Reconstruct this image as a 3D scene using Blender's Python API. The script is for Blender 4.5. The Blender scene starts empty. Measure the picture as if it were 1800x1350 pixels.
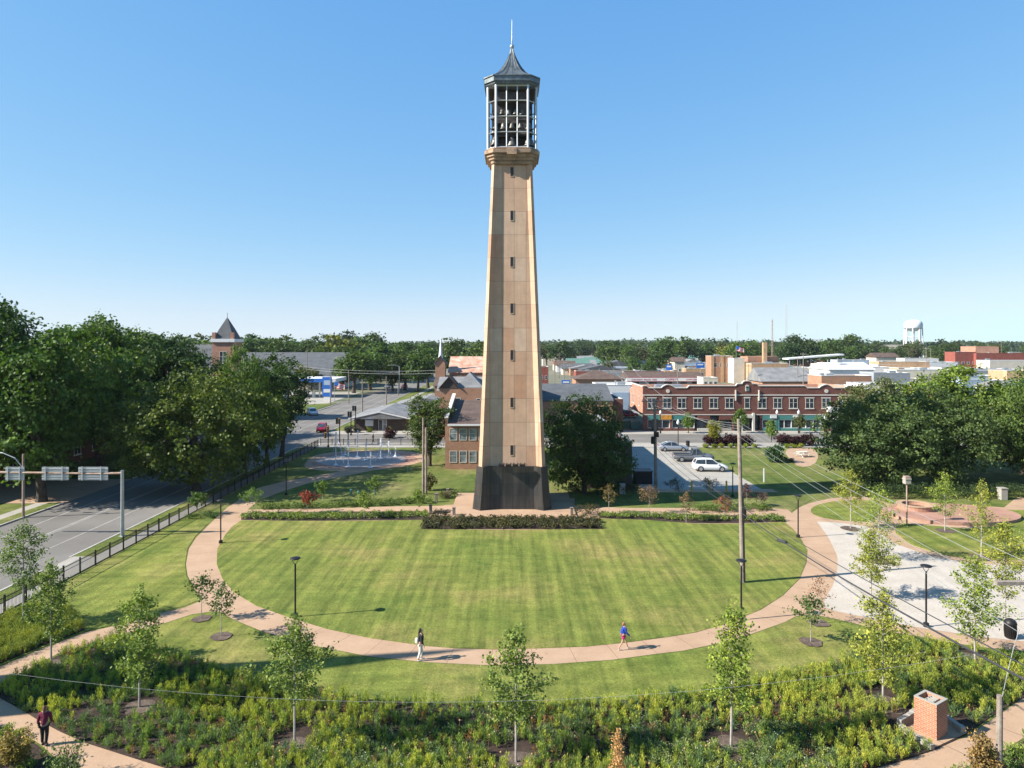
import bpy, math, random
import numpy as np
from mathutils import Vector, Matrix
R = math.radians
scene = bpy.context.scene
COL = scene.collection
# ---------------------------------------------------------------- camera, world, sun
CAMH, F0, HOR = 17.0, 1220.0, 603.0          # metres, focal length in photo pixels, horizon row
cam_d = bpy.data.cameras.new('camera'); cam = bpy.data.objects.new('camera', cam_d); COL.objects.link(cam)
cam.location = (0, 0, CAMH); cam.rotation_euler = (R(90), 0, 0)
cam_d.sensor_width = 36; cam_d.lens = 36*F0/1800; cam_d.shift_y = -(675-HOR)/1800
cam_d.clip_start = 0.5; cam_d.clip_end = 12000
scene.camera = cam
SUN_EL, SUN_DIR = R(35), Vector((-5, -1.12, 0)).normalized()    # horizontal direction towards the sun
world = bpy.data.worlds.new('World'); scene.world = world; world.use_nodes = True
nt = world.node_tree; bg = nt.nodes['Background']
sky = nt.nodes.new('ShaderNodeTexSky'); sky.sky_type = 'NISHITA'; sky.sun_disc = False
sky.sun_elevation = SUN_EL; sky.sun_rotation = math.atan2(SUN_DIR.x, SUN_DIR.y)
sky.altitude = 150; sky.air_density = 1.0; sky.dust_density = 0.0; sky.ozone_density = 4.0
EXPO = 1.3
# soften the sky's contrast between zenith and horizon, channel by channel
sep = nt.nodes.new('ShaderNodeSeparateColor'); com = nt.nodes.new('ShaderNodeCombineColor'); nt.links.new(sky.outputs[0], sep.inputs[0])
for _i, (_g, _k) in enumerate(((0.86, 0.170), (0.53, 0.312), (0.25, 0.615))):
    _p = nt.nodes.new('ShaderNodeMath'); _p.operation = 'POWER'; nt.links.new(sep.outputs[_i], _p.inputs[0]); _p.inputs[1].default_value = _g
    _q = nt.nodes.new('ShaderNodeMath'); _q.operation = 'MULTIPLY'; nt.links.new(_p.outputs[0], _q.inputs[0]); _q.inputs[1].default_value = _k/(0.12*2**EXPO)
    if _i == 0:
        _s = nt.nodes.new('ShaderNodeMath'); _s.operation = 'SMOOTH_MIN'; nt.links.new(_q.outputs[0], _s.inputs[0]); _s.inputs[1].default_value = 0.74/(0.12*2**EXPO); _s.inputs[2].default_value = 0.25/(0.12*2**EXPO); _q = _s
    nt.links.new(_q.outputs[0], com.inputs[_i])
nt.links.new(com.outputs[0], bg.inputs[0]); bg.inputs[1].default_value = 0.12
sun_d = bpy.data.lights.new('sun', 'SUN'); sun_d.energy = 5.0; sun_d.angle = R(0.5); sun_d.color = (1, 0.945, 0.865)
sun = bpy.data.objects.new('sun', sun_d); COL.objects.link(sun)
sd = Vector((SUN_DIR.x*math.cos(SUN_EL), SUN_DIR.y*math.cos(SUN_EL), math.sin(SUN_EL)))
sun.rotation_euler = sd.to_track_quat('Z', 'Y').to_euler(); sun.location = (-60, -20, 80)
scene.view_settings.view_transform = 'Standard'; scene.view_settings.look = 'None'
scene.view_settings.exposure = EXPO; scene.view_settings.gamma = 1
scene.cycles.max_bounces = 6; scene.cycles.diffuse_bounces = 3; scene.cycles.glossy_bounces = 2
scene.cycles.transparent_max_bounces = 12; scene.cycles.use_denoising = True
scene.cycles.volume_bounces = 0

# ---------------------------------------------------------------- helpers
def G(px, py):                      # a spot on the ground, read off the photograph
    Y = F0*CAMH/(py-HOR); return ((px-900)*Y/F0, Y)
def GX(px, Y): return (px-900)*Y/F0
def GZ(py, Y): return CAMH-(py-HOR)*Y/F0

def nd(t, kind, **kw):
    n = t.nodes.new(kind)
    for k, v in kw.items(): setattr(n, k, v)
    return n
def rgb(c): return (c[0], c[1], c[2], 1)
def base_mat(name, rough=0.8, spec=0.3, metal=0.0):
    m = bpy.data.materials.new(name); m.use_nodes = True
    b = m.node_tree.nodes['Principled BSDF']
    b.inputs['Roughness'].default_value = rough; b.inputs['Metallic'].default_value = metal
    b.inputs['Specular IOR Level'].default_value = spec
    return m, m.node_tree, b
def noise(t, scale, detail=4, rough=0.6, vec=None):
    n = nd(t, 'ShaderNodeTexNoise'); n.inputs['Scale'].default_value = scale
    n.inputs['Detail'].default_value = detail; n.inputs['Roughness'].default_value = rough
    if vec: t.links.new(vec, n.inputs['Vector'])
    return n
def ramp(t, fac, stops):
    r = nd(t, 'ShaderNodeValToRGB'); e = r.color_ramp.elements
    while len(e) < len(stops): e.new(0.5)
    for i, (p, c) in enumerate(stops): e[i].position = p; e[i].color = rgb(c)
    t.links.new(fac, r.inputs[0]); return r
def mix(t, fac, a, b, mode='MIX'):
    n = nd(t, 'ShaderNodeMix', data_type='RGBA', blend_type=mode)
    if isinstance(fac, (int, float)): n.inputs[0].default_value = fac
    else: t.links.new(fac, n.inputs[0])
    for s, v in ((6, a), (7, b)):
        if isinstance(v, tuple): n.inputs[s].default_value = rgb(v)
        else: t.links.new(v, n.inputs[s])
    return n.outputs[2]
def math_n(t, op, a, b=None):
    n = nd(t, 'ShaderNodeMath', operation=op)
    for i, v in enumerate((a, b)):
        if v is None: continue
        if isinstance(v, (int, float)): n.inputs[i].default_value = v
        else: t.links.new(v, n.inputs[i])
    return n.outputs[0]
def bump(t, b, h, strength=0.3, dist=0.02):
    n = nd(t, 'ShaderNodeBump'); n.inputs['Strength'].default_value = strength; n.inputs['Distance'].default_value = dist
    t.links.new(h, n.inputs['Height']); t.links.new(n.outputs[0], b.inputs['Normal'])
ALB = 0.84
def setc(t, b, c): t.links.new(mix(t, 1.0, c, (ALB,)*3, 'MULTIPLY'), b.inputs['Base Color'])
def objco(t):
    return nd(t, 'ShaderNodeTexCoord').outputs['Object']

def mottled(name, c1, c2, scale=1.0, rough=0.85, bscale=8, bstr=0.25, fine=0.15, metal=0, spec=0.3, bdist=0.02):
    m, t, b = base_mat(name, rough, spec, metal); v = objco(t)
    n = noise(t, scale, 5, 0.6, v)
    c = ramp(t, n.outputs[0], [(0.32, c1), (0.68, c2)]).outputs[0]
    n2 = noise(t, bscale, 3, 0.7, v)
    g = ramp(t, n2.outputs[0], [(0.3, (1-fine,)*3), (0.7, (1+fine,)*3)])
    c = mix(t, 1.0, c, g.outputs[0], 'MULTIPLY')
    setc(t, b, c); bump(t, b, n2.outputs[0], bstr, bdist)
    return m

def path_mat(name, c1, c2):
    m, t, b = base_mat(name, 0.9, 0.25); v = objco(t)
    c = ramp(t, noise(t, 0.35, 6, 0.7, v).outputs[0], [(0.32, c1), (0.68, c2)]).outputs[0]
    c = mix(t, 1.0, c, ramp(t, noise(t, 0.9, 7, 0.8, v).outputs[0], [(0.26, (0.70, 0.68, 0.66)), (0.42, (1.0,)*3), (0.8, (1.06,)*3)]).outputs[0], 'MULTIPLY')
    n2 = noise(t, 12, 4, 0.8, v); c = mix(t, 1.0, c, ramp(t, n2.outputs[0], [(0.3, (0.86,)*3), (0.7, (1.12,)*3)]).outputs[0], 'MULTIPLY')
    s = nd(t, 'ShaderNodeSeparateXYZ'); t.links.new(v, s.inputs[0])
    a = math_n(t, 'ARCTAN2', math_n(t, 'SUBTRACT', s.outputs[1], 61.0), s.outputs[0])
    f = math_n(t, 'FRACT', math_n(t, 'MULTIPLY', math_n(t, 'ADD', a, 4), 10.5)); j = math_n(t, 'LESS_THAN', f, 0.014)
    c = mix(t, j, c, mix(t, 0.55, c, (0.08, 0.05, 0.035)))
    setc(t, b, c); bump(t, b, n2.outputs[0], 0.2, 0.01); return m

def brick(name, c1, c2, mortar, w=0.22, h=0.075, ms=0.012, rough=0.85):
    m, t, b = base_mat(name, rough); v = objco(t)
    s = nd(t, 'ShaderNodeSeparateXYZ'); t.links.new(v, s.inputs[0])
    cb = nd(t, 'ShaderNodeCombineXYZ')
    t.links.new(math_n(t, 'ADD', s.outputs[0], s.outputs[1]), cb.inputs[0]); t.links.new(s.outputs[2], cb.inputs[1])
    k = nd(t, 'ShaderNodeTexBrick'); t.links.new(cb.outputs[0], k.inputs['Vector'])
    k.inputs['Scale'].default_value = 1; k.inputs['Brick Width'].default_value = w; k.inputs['Row Height'].default_value = h
    k.inputs['Mortar Size'].default_value = ms; k.inputs['Bias'].default_value = 0
    k.inputs['Color1'].default_value = rgb(c1); k.inputs['Color2'].default_value = rgb(c2); k.inputs['Mortar'].default_value = rgb(mortar)
    n = noise(t, 0.6, 5, 0.65, v)
    g = ramp(t, n.outputs[0], [(0.3, (0.8,)*3), (0.7, (1.15,)*3)])
    c = mix(t, 1.0, k.outputs[0], g.outputs[0], 'MULTIPLY')
    setc(t, b, c); bump(t, b, k.outputs['Fac'], -0.3, 0.01)
    return m

MAT = {}
def M(n): return MAT[n]

def lawn_mat(name, ca, cb, cc, stripe=0.16, per=1.15, ang=0.0):
    m, t, b = base_mat(name, 0.95, 0.1); v = objco(t)
    big = noise(t, 0.10, 5, 0.62, v)
    c = ramp(t, big.outputs[0], [(0.33, ca), (0.5, cb), (0.66, cc)]).outputs[0]
    mid = noise(t, 0.9, 4, 0.7, v)
    c = mix(t, 1.0, c, ramp(t, mid.outputs[0], [(0.3, (0.74, 0.8, 0.74)), (0.7, (1.26, 1.2, 1.2))]).outputs[0], 'MULTIPLY')
    mp = nd(t, 'ShaderNodeMapping'); mp.inputs['Rotation'].default_value = (0, 0, ang); mp.inputs['Scale'].default_value = (1, 0.06, 1)
    t.links.new(v, mp.inputs[0])
    ns = noise(t, 1.0/per, 3, 0.75, mp.outputs[0])
    w = nd(t, 'ShaderNodeTexWave', wave_type='BANDS', bands_direction='X'); w.inputs['Scale'].default_value = 0.314/per
    w.inputs['Distortion'].default_value = 0.35; w.inputs['Detail'].default_value = 2; w.inputs['Detail Scale'].default_value = 0.5
    mp2 = nd(t, 'ShaderNodeMapping'); mp2.inputs['Rotation'].default_value = (0, 0, ang); t.links.new(v, mp2.inputs[0]); t.links.new(mp2.outputs[0], w.inputs[0])
    s1 = ramp(t, w.outputs[1], [(0.1, (1-stripe,)*3), (0.9, (1+stripe,)*3)]).outputs[0]
    s2 = ramp(t, ns.outputs[0], [(0.36, (1-2*stripe, 1-1.6*stripe, 1-1.6*stripe)), (0.6, (1+1.2*stripe,)*3)]).outputs[0]
    c = mix(t, 1.0, c, s2, 'MULTIPLY')
    c = mix(t, 0.5, c, mix(t, 1.0, c, s1, 'MULTIPLY'))
    # faint tracks across the rows
    mp3 = nd(t, 'ShaderNodeMapping'); mp3.inputs['Scale'].default_value = (0.05, 1, 1); mp3.inputs['Rotation'].default_value = (0, 0, ang); t.links.new(v, mp3.inputs[0])
    n3 = noise(t, 1.3, 3, 0.7, mp3.outputs[0])
    c = mix(t, 1.0, c, ramp(t, n3.outputs[0], [(0.35, (0.92,)*3), (0.65, (1.07,)*3)]).outputs[0], 'MULTIPLY')
    spots = noise(t, 0.33, 6, 0.75, v)
    c = mix(t, 1.0, c, ramp(t, spots.outputs[0], [(0.30, (0.62, 0.78, 0.75)), (0.42, (1.0,)*3), (0.62, (1.0,)*3), (0.74, (1.28, 1.08, 1.25))]).outputs[0], 'MULTIPLY')
    fine = noise(t, 7, 6, 0.88, v)
    c = mix(t, 1.0, c, ramp(t, fine.outputs[0], [(0.34, (0.55, 0.62, 0.5)), (0.66, (1.42, 1.36, 1.36))]).outputs[0], 'MULTIPLY')
    setc(t, b, c)
    bump(t, b, fine.outputs[0], 0.9, 0.06)
    return m

def leaf_mat(name, tint=1.0, trans=0.22):
    """green tinted by the object's own colour, every leaf a shade of its own"""
    m, t, b = base_mat(name, 0.6, 0.2)
    oi = nd(t, 'ShaderNodeObjectInfo'); ge = nd(t, 'ShaderNodeNewGeometry')
    v = objco(t); n = noise(t, 0.45, 3, 0.6, v)
    c = mix(t, 1.0, oi.outputs['Color'], ramp(t, ge.outputs['Random Per Island'], [(0, (0.62, 0.66, 0.6)), (0.6, (1.0, 1.0, 1.0)), (1, (1.6, 1.45, 1.3))]).outputs[0], 'MULTIPLY')
    c = mix(t, 1.0, c, ramp(t, n.outputs[0], [(0.35, (0.78, 0.84, 0.9)), (0.65, (1.25, 1.15, 0.95))]).outputs[0], 'MULTIPLY')
    setc(t, b, c)
    tr = nd(t, 'ShaderNodeBsdfTranslucent')
    c2 = mix(t, 1.0, c, (1.3, 1.5, 0.5), 'MULTIPLY'); t.links.new(c2, tr.inputs[0])
    ms = nd(t, 'ShaderNodeMixShader'); ms.inputs[0].default_value = trans
    t.links.new(b.outputs[0], ms.inputs[1]); t.links.new(tr.outputs[0], ms.inputs[2])
    t.links.new(ms.outputs[0], t.nodes['Material Output'].inputs[0])
    return m

def plain(name, c, rough=0.6, metal=0.0, spec=0.4, var=0.12, scale=3):
    return mottled(name, tuple(x*(1-var) for x in c), tuple(x*(1+var) for x in c), scale, rough, scale*6, 0.08, var*0.6, metal, spec, 0.005)

def glass_dark(name, c=(0.03, 0.04, 0.05)):
    m, t, b = base_mat(name, 0.08, 0.6)
    ge = noise(t, 0.8, 2, 0.5, objco(t))
    t.links.new(ramp(t, ge.outputs[0], [(0.35, tuple(x*0.5 for x in c)), (0.65, tuple(x*1.8 for x in c))]).outputs[0], b.inputs['Base Color'])
    return m

MAT['lawn'] = lawn_mat('oval_lawn', (0.130, 0.165, 0.036), (0.180, 0.196, 0.047), (0.255, 0.215, 0.075), 0.14, 0.85)
MAT['lawn2'] = lawn_mat('outer_lawn', (0.125, 0.165, 0.034), (0.190, 0.205, 0.048), (0.28, 0.24, 0.085), 0.14, 1.6, R(70))
MAT['grass'] = lawn_mat('park_grass', (0.085, 0.125, 0.03), (0.135, 0.155, 0.042), (0.21, 0.19, 0.08), 0.09, 2.2, R(35))
MAT['ground'] = mottled('town_ground', (0.10, 0.115, 0.06), (0.20, 0.185, 0.13), 0.02, 0.95, 0.4, 0.1, 0.2)
MAT['tan'] = path_mat('tan_concrete', (0.365, 0.238, 0.148), (0.46, 0.31, 0.20))
MAT['white_pave'] = mottled('pale_paving', (0.42, 0.365, 0.30), (0.50, 0.445, 0.375), 0.5, 0.9, 6, 0.35, 0.12)
MAT['asphalt'] = mottled('worn_asphalt', (0.135, 0.124, 0.108), (0.20, 0.185, 0.162), 0.12, 0.92, 14, 0.2, 0.16)
MAT['conc'] = mottled('pale_concrete', (0.30, 0.28, 0.24), (0.39, 0.36, 0.31), 0.25, 0.9, 6, 0.15, 0.1)
MAT['kerb'] = mottled('kerb_concrete', (0.34, 0.31, 0.27), (0.45, 0.42, 0.37), 0.6, 0.9, 8, 0.2, 0.12)
MAT['line'] = mottled('road_paint', (0.24, 0.23, 0.21), (0.44, 0.42, 0.39), 0.9, 0.8, 12, 0.1, 0.2)
MAT['mulch'] = mottled('bark_mulch', (0.028, 0.017, 0.012), (0.07, 0.045, 0.032), 1.5, 0.97, 22, 0.9, 0.5, bdist=0.05)
MAT['mulch2'] = mottled('dry_mulch', (0.07, 0.048, 0.036), (0.17, 0.125, 0.095), 3, 0.97, 22, 0.8, 0.4, bdist=0.04)
MAT['brickpave'] = brick('brick_paving', (0.34, 0.175, 0.12), (0.42, 0.235, 0.165), (0.36, 0.27, 0.21), 0.4, 0.2, 0.02)
MAT['leaf'] = leaf_mat('leaves')
MAT['bark'] = mottled('bark', (0.05, 0.038, 0.028), (0.11, 0.09, 0.07), 2, 0.95, 12, 0.8, 0.3)
MAT['palebark'] = mottled('pale_bark', (0.28, 0.24, 0.2), (0.45, 0.41, 0.36), 3, 0.9, 14, 0.4, 0.25)
MAT['black'] = plain('black_metal', (0.022, 0.02, 0.02), 0.5, 0.3)
MAT['steel'] = mottled('galvanised_steel', (0.38, 0.40, 0.42), (0.52, 0.54, 0.55), 2, 0.45, 10, 0.1, 0.1, 0.7)
MAT['rusty'] = mottled('rusty_steel', (0.30, 0.17, 0.10), (0.46, 0.38, 0.32), 1.2, 0.7, 8, 0.2, 0.2, 0.3)
MAT['wood'] = mottled('weathered_wood', (0.17, 0.13, 0.10), (0.33, 0.28, 0.235), 1.5, 0.92, 16, 0.5, 0.25)
MAT['white'] = plain('white_paint', (0.74, 0.73, 0.70), 0.6, var=0.06)
MAT['trim'] = plain('stone_trim', (0.62, 0.58, 0.50), 0.8, var=0.08)
MAT['glass'] = glass_dark('dark_glass')
MAT['glassb'] = glass_dark('blind_glass', (0.16, 0.18, 0.19))
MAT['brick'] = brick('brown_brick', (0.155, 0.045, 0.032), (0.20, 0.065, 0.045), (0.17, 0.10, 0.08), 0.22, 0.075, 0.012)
MAT['brick_o'] = brick('orange_brick', (0.40, 0.17, 0.10), (0.46, 0.22, 0.14), (0.40, 0.26, 0.19), 0.22, 0.075, 0.012)
MAT['brick_b'] = brick('buff_brick', (0.38, 0.165, 0.09), (0.45, 0.215, 0.125), (0.34, 0.24, 0.17), 0.22, 0.075, 0.012)
MAT['brick_t'] = brick('tan_brick', (0.46, 0.27, 0.14), (0.52, 0.32, 0.18), (0.45, 0.33, 0.22), 0.3, 0.1, 0.01)
MAT['brick_p'] = brick('pillar_brick', (0.36, 0.115, 0.055), (0.44, 0.165, 0.085), (0.46, 0.34, 0.25), 0.23, 0.085, 0.011)
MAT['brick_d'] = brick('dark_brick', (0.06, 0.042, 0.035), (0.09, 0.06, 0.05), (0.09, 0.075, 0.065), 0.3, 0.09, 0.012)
MAT['brick_r'] = brick('red_brick', (0.25, 0.055, 0.038), (0.30, 0.075, 0.052), (0.3, 0.14, 0.11), 0.3, 0.1, 0.01)
MAT['shingle'] = mottled('grey_shingle', (0.16, 0.16, 0.16), (0.26, 0.26, 0.255), 0.5, 0.9, 6, 0.3, 0.15)
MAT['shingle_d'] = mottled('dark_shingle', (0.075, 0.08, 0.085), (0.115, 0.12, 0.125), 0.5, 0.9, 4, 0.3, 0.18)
MAT['shingle_b'] = mottled('brown_shingle', (0.085, 0.055, 0.042), (0.14, 0.095, 0.075), 0.5, 0.9, 5, 0.3, 0.15)
MAT['rust'] = mottled('rust_stained_roof', (0.42, 0.17, 0.10), (0.62, 0.45, 0.34), 0.55, 0.85, 3, 0.2, 0.25)
MAT['membrane'] = plain('white_roofing', (0.70, 0.70, 0.68), 0.7, var=0.07, scale=0.5)
MAT['stucco'] = plain('cream_wall', (0.62, 0.55, 0.44), 0.85, var=0.1, scale=0.5)
MAT['greyw'] = plain('grey_wall', (0.27, 0.29, 0.31), 0.8, var=0.1, scale=0.5)
MAT['bluew'] = plain('pale_blue_metal', (0.38, 0.48, 0.58), 0.6, var=0.08, scale=0.7)
MAT['green'] = plain('teal_panel', (0.07, 0.23, 0.20), 0.6, var=0.12, scale=2)
MAT['greenroof'] = plain('green_metal_roof', (0.10, 0.20, 0.16), 0.6, var=0.12, scale=0.6)
MAT['blue'] = plain('blue_sign', (0.02, 0.14, 0.50), 0.5, var=0.08)
MAT['red'] = plain('red_paint', (0.5, 0.03, 0.035), 0.4)
MAT['yellow'] = plain('yellow_paint', (0.75, 0.42, 0.03), 0.5)
MAT['signal'] = plain('signal_yellow', (0.48, 0.26, 0.05), 0.5)
MAT['orange'] = plain('orange_panel', (0.60, 0.27, 0.04), 0.7, var=0.3, scale=3)
MAT['tyre'] = plain('tyre_rubber', (0.02, 0.02, 0.02), 0.85)
MAT['rim'] = plain('alloy', (0.5, 0.5, 0.52), 0.3, 0.8)
MAT['wire'] = plain('wire_alu', (0.30, 0.30, 0.30), 0.6, 0.1)
MAT['cable'] = plain('black_cable', (0.04, 0.04, 0.045), 0.6)

# ---- mesh building
class MB:
    def __init__(s): s.v = []; s.f = []; s.m = []; s.cur = 0; s.sm = False
    def quad(s, *p):
        i = len(s.v); s.v += [tuple(q) for q in p]; s.f.append(tuple(range(i, i+len(p)))); s.m.append(s.cur); return s
    def box(s, x0, x1, y0, y1, z0, z1):
        i = len(s.v); s.v += [(x, y, z) for z in (z0, z1) for y in (y0, y1) for x in (x0, x1)]
        for f in ((0, 2, 3, 1), (4, 5, 7, 6), (0, 1, 5, 4), (2, 6, 7, 3), (0, 4, 6, 2), (1, 3, 7, 5)):
            s.f.append(tuple(i+k for k in f)); s.m.append(s.cur)
        return s
    def loft(s, rings, cap=True, close=True):
        n = len(rings[0]); i = len(s.v)
        for r in rings: s.v += [tuple(p) for p in r]
        for k in range(len(rings)-1):
            for j in range(n if close else n-1):
                a, b = i+k*n+j, i+k*n+(j+1) % n
                s.f.append((a, b, b+n, a+n)); s.m.append(s.cur)
        if cap:
            s.f.append(tuple(i+j for j in reversed(range(n)))); s.m.append(s.cur)
            s.f.append(tuple(i+(len(rings)-1)*n+j for j in range(n))); s.m.append(s.cur)
        return s
    def tube(s, pts, rad, n=8, cap=True):
        pts = [Vector(p) for p in pts]; rings = []
        if isinstance(rad, (int, float)): rad = [rad]*len(pts)
        for k, p in enumerate(pts):
            d = (pts[min(k+1, len(pts)-1)]-pts[max(k-1, 0)]).normalized()
            a = d.cross(Vector((0, 0, 1)) if abs(d.z) < 0.9 else Vector((1, 0, 0))).normalized(); b = d.cross(a)
            rings.append([p+(a*math.cos(t*2*math.pi/n)+b*math.sin(t*2*math.pi/n))*rad[k] for t in range(n)])
        return s.loft(rings, cap)
    def lathe(s, prof, n=16, c=(0, 0, 0)):
        return s.loft([[(c[0]+r*math.cos(t*2*math.pi/n), c[1]+r*math.sin(t*2*math.pi/n), c[2]+z) for t in range(n)] for r, z in prof])
    def build(s, name, mat, parent=None, smooth=False, bevel=0):
        me = bpy.data.meshes.new(name); me.from_pydata([tuple(v) for v in s.v], [], s.f); me.update()
        mats = mat if isinstance(mat, (list, tuple)) else [mat]
        for k in mats: me.materials.append(MAT[k] if isinstance(k, str) else k)
        if any(s.m): me.polygons.foreach_set('material_index', s.m)
        if smooth: me.polygons.foreach_set('use_smooth', [True]*len(me.polygons))
        o = bpy.data.objects.new(name, me); COL.objects.link(o)
        if parent: o.parent = parent
        if bevel:
            b = o.modifiers.new('bevel', 'BEVEL'); b.width = bevel; b.segments = 2; b.limit_method = 'ANGLE'
        return o
def tag(o, label=None, cat=None, group=None, kind=None):
    if label: o['label'] = label
    if cat: o['category'] = cat
    if group: o['group'] = group
    if kind: o['kind'] = kind
    return o
def thing(name, label, cat, loc=(0, 0, 0), rz=0, group=None):
    o = bpy.data.objects.new(name, None); COL.objects.link(o); o.empty_display_size = 0.3
    o.location = loc; o.rotation_euler = (0, 0, rz); return tag(o, label, cat, group)
def copy_tree(o, parent=None):
    c = o.copy(); COL.objects.link(c); c.parent = parent
    for ch in [k for k in bpy.data.objects if k.parent == o]: copy_tree(ch, c)
    return c
def struct(o): o['kind'] = 'structure'; return o

def smooth_poly(p, it=2, keep=()):
    for _ in range(it):
        q = []
        n = len(p)
        for i in range(n):
            a, b = p[i], p[(i+1) % n]
            q.append((a[0]*.75+b[0]*.25, a[1]*.75+b[1]*.25)); q.append((a[0]*.25+b[0]*.75, a[1]*.25+b[1]*.75))
        p = q
    return p
from mathutils.geometry import tessellate_polygon
def sheet(name, pts, z, mat, smooth=0, th=0.0, kind='structure'):
    """a flat surface of any outline, with its edge going thickness th down"""
    if smooth: pts = smooth_poly(pts, smooth)
    v3 = [Vector((x, y, 0)) for x, y in pts]
    tris = tessellate_polygon([v3]); n = len(pts)
    v = [(x, y, z) for x, y in pts]; f = []
    for t in tris:
        a, b, c = (v3[i] for i in t)
        f.append(tuple(t) if (b-a).cross(c-a).z > 0 else tuple(reversed(t)))
    if th:
        v += [(x, y, z-th) for x, y in pts]
        area = sum(pts[i][0]*pts[(i+1) % n][1]-pts[(i+1) % n][0]*pts[i][1] for i in range(n))
        for i in range(n):
            j = (i+1) % n; q = (i, i+n, j+n, j)
            f.append(q if area > 0 else tuple(reversed(q)))
    me = bpy.data.meshes.new(name); me.from_pydata(v, [], f); me.update(); me.materials.append(MAT[mat])
    o = bpy.data.objects.new(name, me); COL.objects.link(o)
    if kind: o['kind'] = kind
    return o
def gp(*a): return [G(x, y) for x, y in a]
def inside(px, py, poly):
    px = np.asarray(px); py = np.asarray(py); r = np.zeros(px.shape, bool); n = len(poly)
    for i in range(n):
        x1, y1 = poly[i]; x2, y2 = poly[(i+1) % n]
        if y1 == y2: continue
        c = ((y1 > py) != (y2 > py)) & (px < (x2-x1)*(py-y1)/(y2-y1)+x1)
        r ^= c
    return r

def leaves_mesh(name, C, N, S, mat, asp=0.62, parent=None, link=True):
    """one small rhombic leaf per row of C (centre), N (normal), S (size)"""
    n = len(C); rng = np.random.default_rng(n+7)
    N = N/np.maximum(np.linalg.norm(N, axis=1, keepdims=True), 1e-6)
    r = rng.normal(size=(n, 3)); U = np.cross(N, r); U /= np.maximum(np.linalg.norm(U, axis=1, keepdims=True), 1e-6); V = np.cross(N, U)
    S = np.asarray(S).reshape(-1, 1)*np.ones((n, 1))
    P = np.empty((n, 4, 3)); P[:, 0] = C-U*S*.5; P[:, 1] = C+V*S*.5*asp+N*S*.08; P[:, 2] = C+U*S*.5; P[:, 3] = C-V*S*.5*asp+N*S*.08
    return raw_mesh(name, P.reshape(-1, 3), np.arange(n*4).reshape(n, 4), mat, parent, link)
def raw_mesh(name, V, Fq, mat, parent=None, link=True):
    me = bpy.data.meshes.new(name); n, k = Fq.shape
    me.vertices.add(len(V)); me.vertices.foreach_set('co', V.astype(np.float32).ravel())
    me.loops.add(n*k); me.loops.foreach_set('vertex_index', Fq.astype(np.int32).ravel())
    me.polygons.add(n); me.polygons.foreach_set('loop_start', np.arange(0, n*k, k, dtype=np.int32))
    me.update(calc_edges=True); me.materials.append(MAT[mat] if isinstance(mat, str) else mat)
    if not link: return me
    o = bpy.data.objects.new(name, me); COL.objects.link(o)
    if parent: o.parent = parent
    return o
# ================================================================ ground
def rect(x0, x1, y0, y1): return [(x0, y0), (x1, y0), (x1, y1), (x0, y1)]
Z1, Z2, Z3, Z4 = 0.004, 0.008, 0.012, 0.016
g = MB(); g.quad((-6000, -60, -0.01), (6000, -60, -0.01), (6000, 11000, -0.01), (-6000, 11000, -0.01)); struct(g.build('ground', 'ground'))
# park ground: grass between the two roads
sheet('park_grass', rect(-31.9, 80, -5, 116.5), 0.0, 'grass')
sheet('east_grass', rect(-31.9, 29.3, 30, 55), Z1, 'grass')
# --- street on the left: kerb to kerb -47.4 .. -35
struct(sheet('road', rect(-47.4, -35.0, -20, 117.6), Z1, 'asphalt'))
sheet('far_road', rect(-48.4, -35.0, 128.6, 620), Z1, 'asphalt')
sheet('cross_street', rect(-140, 190, 117.6, 128.6), Z1, 'asphalt')
def dash_sheet(name, x, w, y0, y1, dash=None, gap=0):
    m = MB(); y = y0
    while y < y1:
        e = min(y1, y+(dash or 1e9)); m.quad((x-w/2, y, Z2), (x+w/2, y, Z2), (x+w/2, e, Z2), (x-w/2, e, Z2)); y = e+gap
        if not dash: break
    o = m.build(name, 'line'); struct(o)
dash_sheet('lane_marking', -41.4, 0.16, -10, 116)
dash_sheet('lane_marking', -41.1, 0.10, -10, 116)
dash_sheet('lane_marking', -38.3, 0.13, -10, 112)
dash_sheet('lane_marking', -44.6, 0.13, -10, 112)
dash_sheet('lane_marking', -41.6, 0.16, 132, 500); dash_sheet('lane_marking', -38.3, 0.13, 132, 500); dash_sheet('lane_marking', -45, 0.13, 132, 500)
m = MB(); m.quad((-140, 123.0, Z2), (-49, 123.0, Z2), (-49, 123.15, Z2), (-140, 123.15, Z2)); m.quad((-34, 123.0, Z2), (190, 123.0, Z2), (190, 123.15, Z2), (-34, 123.15, Z2)); struct(m.build('lane_marking', 'line'))
m = MB(); m.quad((-47, 114.2, Z2), (-41.6, 114.2, Z2), (-41.6, 114.6, Z2), (-47, 114.6, Z2)); m.quad((-41.2, 131.6, Z2), (-35.3, 131.6, Z2), (-35.3, 132, Z2), (-41.2, 132, Z2)); struct(m.build('stop_line', 'line'))
def kerb(x0, x1, y0, y1): struct(MB().box(x0, x1, y0, y1, 0.0, 0.13).build('kerb', 'kerb', bevel=0.02))
kerb(-35.0, -34.8, -20, 51.6); kerb(-35.0, -34.8, 54.8, 113); kerb(-47.6, -47.4, 20, 73.5); kerb(-47.6, -47.4, 87, 114)
kerb(-31, 190, 117.4, 117.6); kerb(-30, 190, 128.6, 128.8); kerb(-35.0, -34.8, 134, 300); kerb(-48.6, -48.4, 166, 196); kerb(-140, -52, 128.6, 128.8)
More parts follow.
